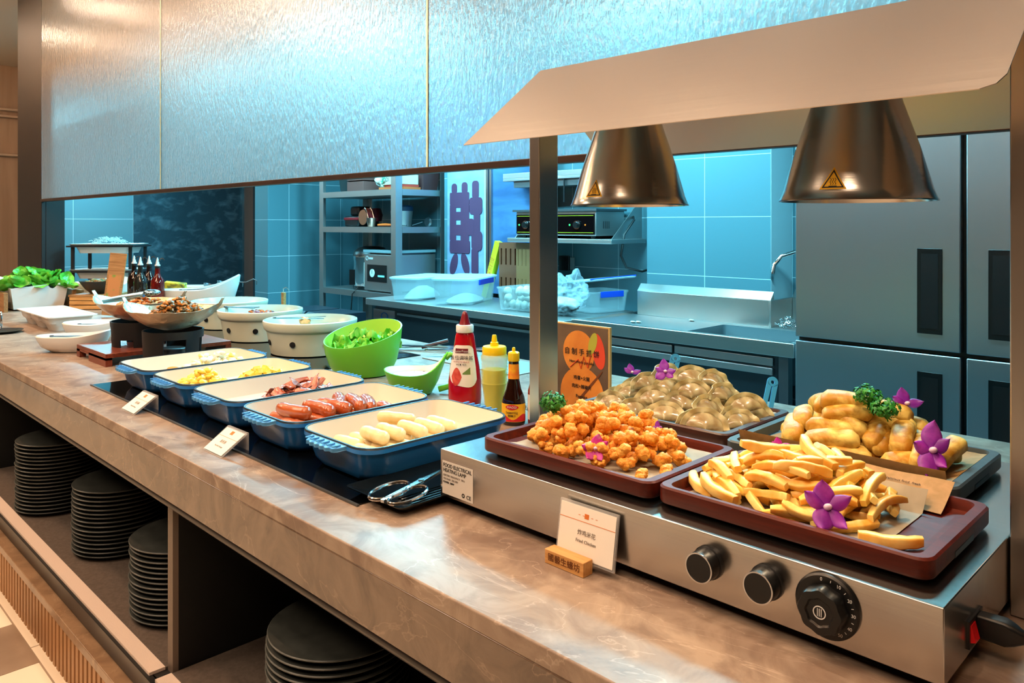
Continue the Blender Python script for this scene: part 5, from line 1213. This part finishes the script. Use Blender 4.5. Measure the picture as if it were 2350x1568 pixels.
O('plastic_bag', G().add(*ico(lambda p: Vector((p.x, p.y, p.z+.55*max(0, p.z)**2*(1.3 if abs(p.x) > .4 else .3)))*(1+.35*noise.noise(p*2.2)+.2*noise.noise(p*5.5)), 5, (.15, .12, .11))), bagm, None, 'crumpled clear plastic bag beside the mushroom box', 'plastic bag', loc=(-3.27, 3.74, .965), smooth=0)
O('bag_contents', G().add(*ico(lambda p: p*(1+.3*noise.noise(p*2.5)), 3, (.11, .08, .05))), white_p, None, 'white packed food showing inside the crumpled clear bag', 'packed food', loc=(-3.27, 3.74, .915), smooth=180)
# knife block / slotted boards and the yellow wrap box
def slotted(x, y, W, H, rz, m, lab):
    t = E('slotted_rack', (x, y, .851), rz=rz, label=lab, cat='rack')
    g = G(); n = 4
    for j in range(2):
        z0 = H*j/2
        g.box(0, W, 0, .02, z0, z0+H*.12).box(0, W, 0, .02, z0+H*.40, z0+H*.5)
        for k_ in range(n+1):
            xx = W*k_/n; g.box(xx-.018 if k_ else 0, xx+.018 if k_ < n else W, 0, .02, z0+H*.12, z0+H*.40)
    O('slotted_panel', g, m, t); O('back_panel', G().box(0, W, .10, .115, 0, H), m, t)
    O('side', G().box(0, .015, .021, .0995, 0, H), m, t); O('side', G().box(W-.015, W, .021, .0995, 0, H), m, t)
slotted(-4.27, 4.13, .20, .44, 0, mat('brown_board', '7E4226', .5), 'brown slotted knife rack behind the plastic boxes')
slotted(-4.055, 4.10, .16, .44, 0, mat('tan_board', '966238', .5), 'tan slotted knife rack half hidden behind the steel post')
t = O('wrap_box', G().box(-.028, .028, -.025, .025, 0, .46), mat('yellow_carton', 'DDE01E', .4), None, 'yellow cling-film carton leaning against the knife rack', 'carton', loc=(-4.46, 4.17, .86), rot=(0, .34, 0))
T('保鲜膜', .055, mat('orange_carton_print', 'D8541E', .5), t, (0, -.0255, .25), (PI/2, PI/2*3, 0))
# wall shelf with electric griddle
t = E('wall_shelf', (-4.10, 4.05, 1.30), label='stainless wall shelf on triangular brackets carrying the griddle', cat='shelf')
O('shelf_board', G().box(0, .97, 0, .39, 0, .030), steel_rough, t, bevel=.003)
for x in (.03, .93): O('bracket', G().loops([[(x, .05, 0), (x, .39, 0), (x, .39, .26), (x, .36, .26)], [(x+.004, .05, 0), (x+.004, .39, 0), (x+.004, .39, .26), (x+.004, .36, .26)]]).xf(Matrix.Translation((0, 0, .0305)) if x > .5 else Matrix.Translation((0, 0, .0305))), steel_rough, t)
t = E('electric_griddle', (-4.055, 4.08, 1.331), label='stainless electric griddle with two black dials on the wall shelf', cat='griddle')
O('griddle_body', G().box(0, .755, .02, .34, .02, .19), steel_rough, t, bevel=.004)
O('griddle_plate', G().box(-.02, .775, .0, .34, .19, .205), steel_dark, t)
for x in (.05, .7):
    for y in (.06, .3): O('foot', G().cyl((x, y, 0), .015, .0205), black_p, t)
fp = O('front_panel', G().box(.01, .745, .012, .0195, .03, .170), black_g, t, label='black front panel with yellow lines')
O('panel_line', G().box(.02, .74, .0105, .012, .040, .043).box(.02, .74, .0105, .012, .157, .160), mat('yellow_line', 'D8C830', .4), fp)
for x in (.11, .60):
    kn = O('dial', G().lathe([(.030, 0), (.030, .01), (.022, .012), (.020, .028), (0.001, .028)], 28).xf(Matrix.Translation((x, .011, .095)) @ Matrix.Rotation(PI/2, 4, 'X')), black_p, t)
    O('dial_ring', G().lathe([(.0305, .009), (.0305, .0115), (.024, .0115), (.024, .009)], 28, cap0=False, cap1=False).xf(Matrix.Translation((x, .011, .095)) @ Matrix.Rotation(PI/2, 4, 'X')), chrome, kn)
    O('indicator_lamp', G().cyl((0, 0, 0), .006, .003).xf(Matrix.Translation((x-.07, .0115, .095)) @ Matrix.Rotation(PI/2, 4, 'X')), mat('green_led', '30F060', .4, emit=('30F060', 3)), t, label='green indicator light')
    O('indicator_lamp', G().cyl((0, 0, 0), .005, .003).xf(Matrix.Translation((x+.07, .0115, .095)) @ Matrix.Rotation(PI/2, 4, 'X')), mat('orange_led', 'F07820', .4, emit=('F07820', 1.2)), t, label='orange indicator light')
O('vent_slots', G().box(.7551, .7565, .10, .104, .07, .12).box(.7551, .7565, .12, .124, .07, .12).box(.7551, .7565, .14, .144, .07, .12).box(.7551, .7565, .16, .164, .07, .12), black_p, t)
O('power_cable', G().tube([(-3.20, 4.38, 1.50), (-3.13, 4.30, 1.46), (-3.14, 4.20, 1.36), (-3.15, 4.18, 1.22), (-3.12, 4.20, 1.14), (-3.05, 4.28, 1.115), (-2.98, 4.38, 1.15), (-2.96, 4.43, 1.22)], .008, 8), black_p, None, 'black cable looping down from the griddle along the wall', 'cable')
O('wall_socket', G().box(-3.93, -3.83, 4.435, 4.4495, 1.08, 1.19), black_p, None, 'black wall socket under the griddle shelf', 'socket', bevel=.003)
O('wall_switch', G().box(-3.82, -3.78, 4.435, 4.4495, 1.09, 1.18), mat('grey_plate', '9AA0A0', .4), None, 'grey switch plate right of the black wall socket', 'switch', bevel=.003)
t = E('wall_rail', (-4.10, 4.20, 1.76), label='stainless rail shelf with hanging hook above the griddle', cat='shelf')
O('rail_board', G().box(-.2, .80, 0, .24, 0, .02).box(-.2, .80, 0, .015, .02, .06), steel_rough, t, bevel=.002)
O('bracket', G().box(-.1, .70, .02, .22, -.05, -.001), steel_dark, t)
O('hook', G().tube([(.42, .01, 0), (.42, .01, -.17)], .006, 6), black_m, t)
# double-happiness door panel
t = E('decorated_panel', (-5.235, 4.43, .50), label='pale panel with purple paper-cut happiness character behind the rack', cat='panel')
O('panel_board', G().box(0, .545, 0, .018, 0, 1.9), mat('lilac_white_board', '8090B4', .4, var=(3, '98A6C4', (1, 1, 3))), t)
O('panel_edge', G().box(.48, .545, -.004, 0, 0, 1.9), mat('pale_edge_board', 'B8CCD8', .4), t)
pur = mat('purple_paper_cut', '55304E', .6)
g = G(); PBN = [0]
def pb(x0, x1, z0, z1, r=.02, holes=()):
    PBN[0] += 1
    g.loops([[(p[0], yy-(.0002*PBN[0] if yy < -.001 else 0), p[1]) for p in rr(x1-x0, z1-z0, r, 0, 5, (x0+x1)/2, (z0+z1)/2)] for yy in (-.003, -.0002)])
Z0 = .50
def zz(y_): return 1.43-(y_-515)*6.65/1780-Z0
def xx(p_): k = (p_-1175)/1780; return 4.43*(k-1)/(1+k)+5.235
for a, b_, c_, d_ in ((1037, 1049, 420, 445), (1060, 1073, 418, 445), (1084, 1099, 416, 458)): pb(xx(a), xx(b_), zz(d_), zz(c_), .03)
pb(xx(1033), xx(1077), zz(470), zz(441), .012)
for ya, yb in ((470, 476), (486, 505), (516, 540)): pb(xx(1033), xx(1077), zz(yb), zz(ya), .002)
for ya, yb in ((476, 486), (505, 516), (540, 552)): pb(xx(1033), xx(1047), zz(yb), zz(ya), .002); pb(xx(1058), xx(1077), zz(yb), zz(ya), .002)
pb(xx(1033), xx(1079), zz(582), zz(552), .02)
pb(xx(1078), xx(1107), zz(492), zz(454), .03); pb(xx(1088), xx(1102), zz(575), zz(490), .01); pb(xx(1083), xx(1107), zz(575), zz(530), .04); pb(xx(1083), xx(1098), zz(628), zz(570), .02)
pb(xx(1073), xx(1089), zz(540), zz(502), .035)
def ov(px, py, rx, rz_, a):
    cx, cz = xx(px), zz(py); g.loops([[(cx+rx*math.cos(q)*math.cos(a)-rz_*math.sin(q)*math.sin(a), yy, cz+rx*math.cos(q)*math.sin(a)+rz_*math.sin(q)*math.cos(a)) for q in [2*PI*k/24 for k in range(24)]] for yy in (-.003, -.0002)])
ov(1042, 608, .045, .10, -.35); ov(1068, 606, .045, .10, .35)
O('paper_cut', g, pur, t)
# storage rack
RX0, RX1, RY0, RY1 = -6.56, -5.344, 3.95, 4.51
t = E('storage_rack', (RX0, RY0, 0), label='tall stainless storage rack with four shelves of kitchen machines', cat='rack')
def rk(n, g, m, **k): return O(n, g.xf(Matrix.Translation((-RX0, -RY0, 0))), m, t, **k)
for x in (RX0, RX1):
    for y in (RY0, RY1):
        sx = 1 if x == RX0 else -1; sy = 1 if y == RY0 else -1
        rk('upright', G().box(min(x, x+sx*.068), max(x, x+sx*.068), min(y, y+sy*.004), max(y, y+sy*.004), 0, 2.3).box(min(x, x+sx*.004), max(x, x+sx*.004), min(y+sy*.004, y+sy*.068), max(y+sy*.004, y+sy*.068), 0, 2.3), steel_rough)
for z in (.22, .832, 1.408, 1.732):
    rk('rack_shelf', G().box(RX0+.006, RX1-.006, RY0+.006, RY1-.006, z-.052, z-.002).box(RX0+.07, RX1-.07, RY0-.001, RY0+.005, z-.052, z).box(RX1-.005, RX1+.001, RY0+.07, RY1-.07, z-.052, z), steel_rough)
def rs(name, g, m, lab, cat, **k): return O(name, g, m, None, lab, cat, **k)
t = E('rice_cooker', (-6.03, 4.18, .833), label='round steel rice cooker with black lid on the third shelf', cat='rice cooker')
O('cooker_body', G().lathe([(.15, 0), (.165, .02), (.165, .26), (.17, .27), (.17, .31)], 40, cap1=True), chrome, t); O('lid', G().lathe([(.172, .305), (.165, .34), (.12, .38), (.06, .395), (.0, .396)], 40), black_p, t)
O('control_panel', G().box(-.13, -.05, -.155, -.148, .04, .18).xf(Matrix.Rotation(.2, 4, 'Z')), black_p, t); O('white_sticker', G().box(.02, .12, -.158, -.150, .03, .25).xf(Matrix.Rotation(.25, 4, 'Z')), paper, t); O('base_ring', G().lathe([(.168, .0), (.17, .03)], 40), black_p, t)
t = E('vacuum_sealer', (-5.86, 3.985, .833), label='boxy stainless vacuum sealer with round gauge on the third shelf', cat='vacuum sealer')
O('sealer_body', G().box(0, .44, 0, .46, .012, .33), steel_rough, t, bevel=.004); O('sealer_lid', G().box(-.005, .445, -.01, .46, .345, .37), mat('pale_clear_lid', 'A8C4CC', .2, trans=.4), t, bevel=.003)
O('hinge_block', G().box(.02, .42, .05, .42, .33, .346), steel_dark, t)
cp = O('control_panel', G().box(.05, .34, -.004, 0, .09, .24), black_p, t)
O('gauge', G().cyl((0, 0, 0), .036, .004).xf(Matrix.Translation((.13, -.004, .165)) @ Matrix.Rotation(PI/2, 4, 'X')), white_p, cp)
O('gauge_needle', G().box(.128, .132, -.0095, -.0085, .160, .192), print_b, cp)
O('display', G().box(.215, .235, -.0055, -.004, .135, .150).box(.240, .260, -.0055, -.004, .135, .150).box(.265, .285, -.0055, -.004, .135, .150).box(.290, .310, -.0055, -.004, .135, .150), mat('cyan_display', '60E0E8', .4, emit=('60E0E8', 1.5)), cp, label='cyan display segments')
O('badge_ring', G().lathe([(.020, 0), (.020, .002), (.015, .002), (.015, 0)], 24, cap0=False, cap1=False).xf(Matrix.Translation((.045, 0, .295)) @ Matrix.Rotation(PI/2, 4, 'X')), whp, t); O('badge_marks', G().box(.075, .090, -.0015, 0, .286, .303).box(.096, .111, -.0015, 0, .286, .303).box(.117, .132, -.0015, 0, .286, .303), whp, t)
O('foot', G().box(.02, .42, .02, .44, 0, .0125), black_p, t)
t = E('meat_slicer', (-6.20, 4.20, 1.409), label='red and black food slicing machine on the second shelf', cat='slicer')
redp = mat('red_paint', 'A01E28', .3)
O('motor_body', G().box(-.13, .10, -.12, .12, .0, .10), black_p, t, bevel=.015); O('red_band', G().box(-.135, .105, -.125, .125, .06, .085), redp, t, bevel=.005)
O('motor_top', G().box(-.10, .04, -.08, .08, .10, .19), black_p, t, bevel=.02); O('feed_housing', G().lathe([(.09, -.06), (.10, 0), (.08, .06)], 28, (.15, 0, .11)).xf(Matrix.Identity(4)), redp, t); O('blade_disc', G().cyl((0, 0, 0), .07, .01).xf(Matrix.Translation((.19, -.12, .085)) @ Matrix.Rotation(PI/2, 4, 'X')), chrome, t)
t = E('mini_fryer_basket', (-5.80, 4.02, 1.409), label='small copper-coloured steel basket with wire handle on the second shelf', cat='basket')
O('basket_cup', G().lathe([(.032, 0), (.045, .075), (.048, .078), (.043, .075), (.03, .005)], 28), mat('rosy_steel', 'C89A88', .3, 1), t); O('wire_handle', G().tube([(.0, .03, .07), (-.03, .03, .14), (-.06, .03, .17), (-.07, .02, .16)], .003, 6), chrome, t); O('wire_handle', G().tube([(.0, -.03, .07), (-.03, -.03, .14), (-.06, -.03, .17), (-.07, -.02, .16)], .003, 6), chrome, t)
t = E('lidded_pot', (-5.62, 4.22, 1.409), label='steel pot with dark blue lid on the second shelf', cat='pot')
O('pot_body', G().lathe([(.085, 0), (.10, .14)], 32), steel_rough, t); O('lid', G().lathe([(.103, .14), (.103, .175), (.09, .19)], 32), mat('navy_lid', '14304C', .4), t)
t = E('sharpening_steel', (-5.66, 3.995, 1.409), rz=.1, label='orange-handled sharpening steel on the second shelf edge', cat='knife sharpener')
O('handle', G().tube([(0, 0, .014), (.10, 0, .016), (.19, 0, .014)], [.011, .014, .010], 10), mat('orange_handle', 'F0601E', .4), t); O('rod', G().tube([(.19, 0, .014), (.36, 0, .012)], .006, 8), steel_dark, t)
t = E('ladle', (-5.46, 4.37, 1.45), label='round steel ladle cup at the right end of the second shelf', cat='ladle'); O('cup', G().lathe([(.01, 0), (.035, .012), (.042, .03), (.04, .03), (.03, .012)], 24).xf(Matrix.Rotation(PI/2, 4, 'Y')), steel_dark, t); O('handle', G().tube([(0, -.04, 0), (-.02, -.14, -.03)], .004, 6), steel_dark, t)
rs('plastic_tub', G().loops([rr(.16, .2, .02, 0), rr(.20, .24, .02, .22)]), mat('dark_green_plastic', '22363A', .4), 'dark plastic tub on the left of the top shelf', 'tub', loc=(-6.28, 4.15, 1.733))
rs('wooden_box', G().box(-.13, .13, -.12, .12, 0, .09).box(-.13, .13, -.12, .12, .10, .24), mat('rosewood_box', '7A4A44', .5), 'reddish wooden box with a dark gap on the top shelf', 'box', loc=(-6.06, 4.14, 1.733), bevel=.002)
rs('plastic_bag', G().add(*ico(lambda p: p*(1+.4*noise.noise(p*2)+.2*noise.noise(p*5)), 4, (.10, .10, .07))), mat('white_green_bag', 'D8E4DE', .4, var=(6, '3E8A6A', (1, 1, 1), (.55, .62))), 'white and green plastic bag in the middle of the top shelf', 'bag', loc=(-5.68, 4.12, 1.82), smooth=0)
rs('orange_folder', G().box(-.16, .16, -.10, .10, 0, .022), mat('orange_card', 'D86A34', .5), 'orange folder at the bottom of the right pile', 'folder', loc=(-5.53, 4.13, 1.733), rot=(0, 0, .1))
rs('catalogue', G().box(-.15, .15, -.09, .09, 0, .020), mat('red_card', 'B83A2A', .5), 'red catalogue on the orange folder', 'catalogue', loc=(-5.53, 4.14, 1.756), rot=(0, 0, -.05))
c = rs('cardboard_box', G().box(-.14, .14, -.09, .09, 0, .085), mat('cream_carton', 'D8D2BE', .5), 'cream carton with black lettering on the right pile', 'carton', loc=(-5.52, 4.13, 1.777), bevel=.002)
T('DI  www', .05, print_b, c, (0, -.0905, .045), (PI/2, 0, 0))
rs('brown_tub', G().loops([rr(.14, .18, .02, 0), rr(.19, .22, .02, .25)]), mat('brown_plastic', '4E2C2C', .4), 'dark brown tub at the right end of the top shelf', 'tub', loc=(-5.47, 4.37, 1.733))
O('power_cable', G().tube([(-5.95, 3.98, .86), (-5.97, 3.93, .80), (-5.98, 3.92, .6), (-5.98, 3.92, .3)], .006, 6), black_p, None, 'thin cable hanging from the third shelf of the rack', 'cable')
# hanging kitchen lamps
for i, (x, y) in enumerate([(-1.3, 2.95), (-3.95, 2.9), (-2.6, 3.5), (-5.7, 2.85), (-8.5, 2.7), (-4.9, 3.7)]):
    t = E('kitchen_lamp', (x, y, 2.605), label='long hanging kitchen ceiling lamp behind the rippled glass', cat='lamp', group='hanging kitchen lamps')
    O('lamp_housing', G().box(-.46, .46, -.12, .12, .005, .04), white_p, t); O('rod', G().box(-.4, -.39, -.005, .005, .04, .435), chrome, t); O('rod', G().box(.39, .40, -.005, .005, .04, .435), chrome, t)
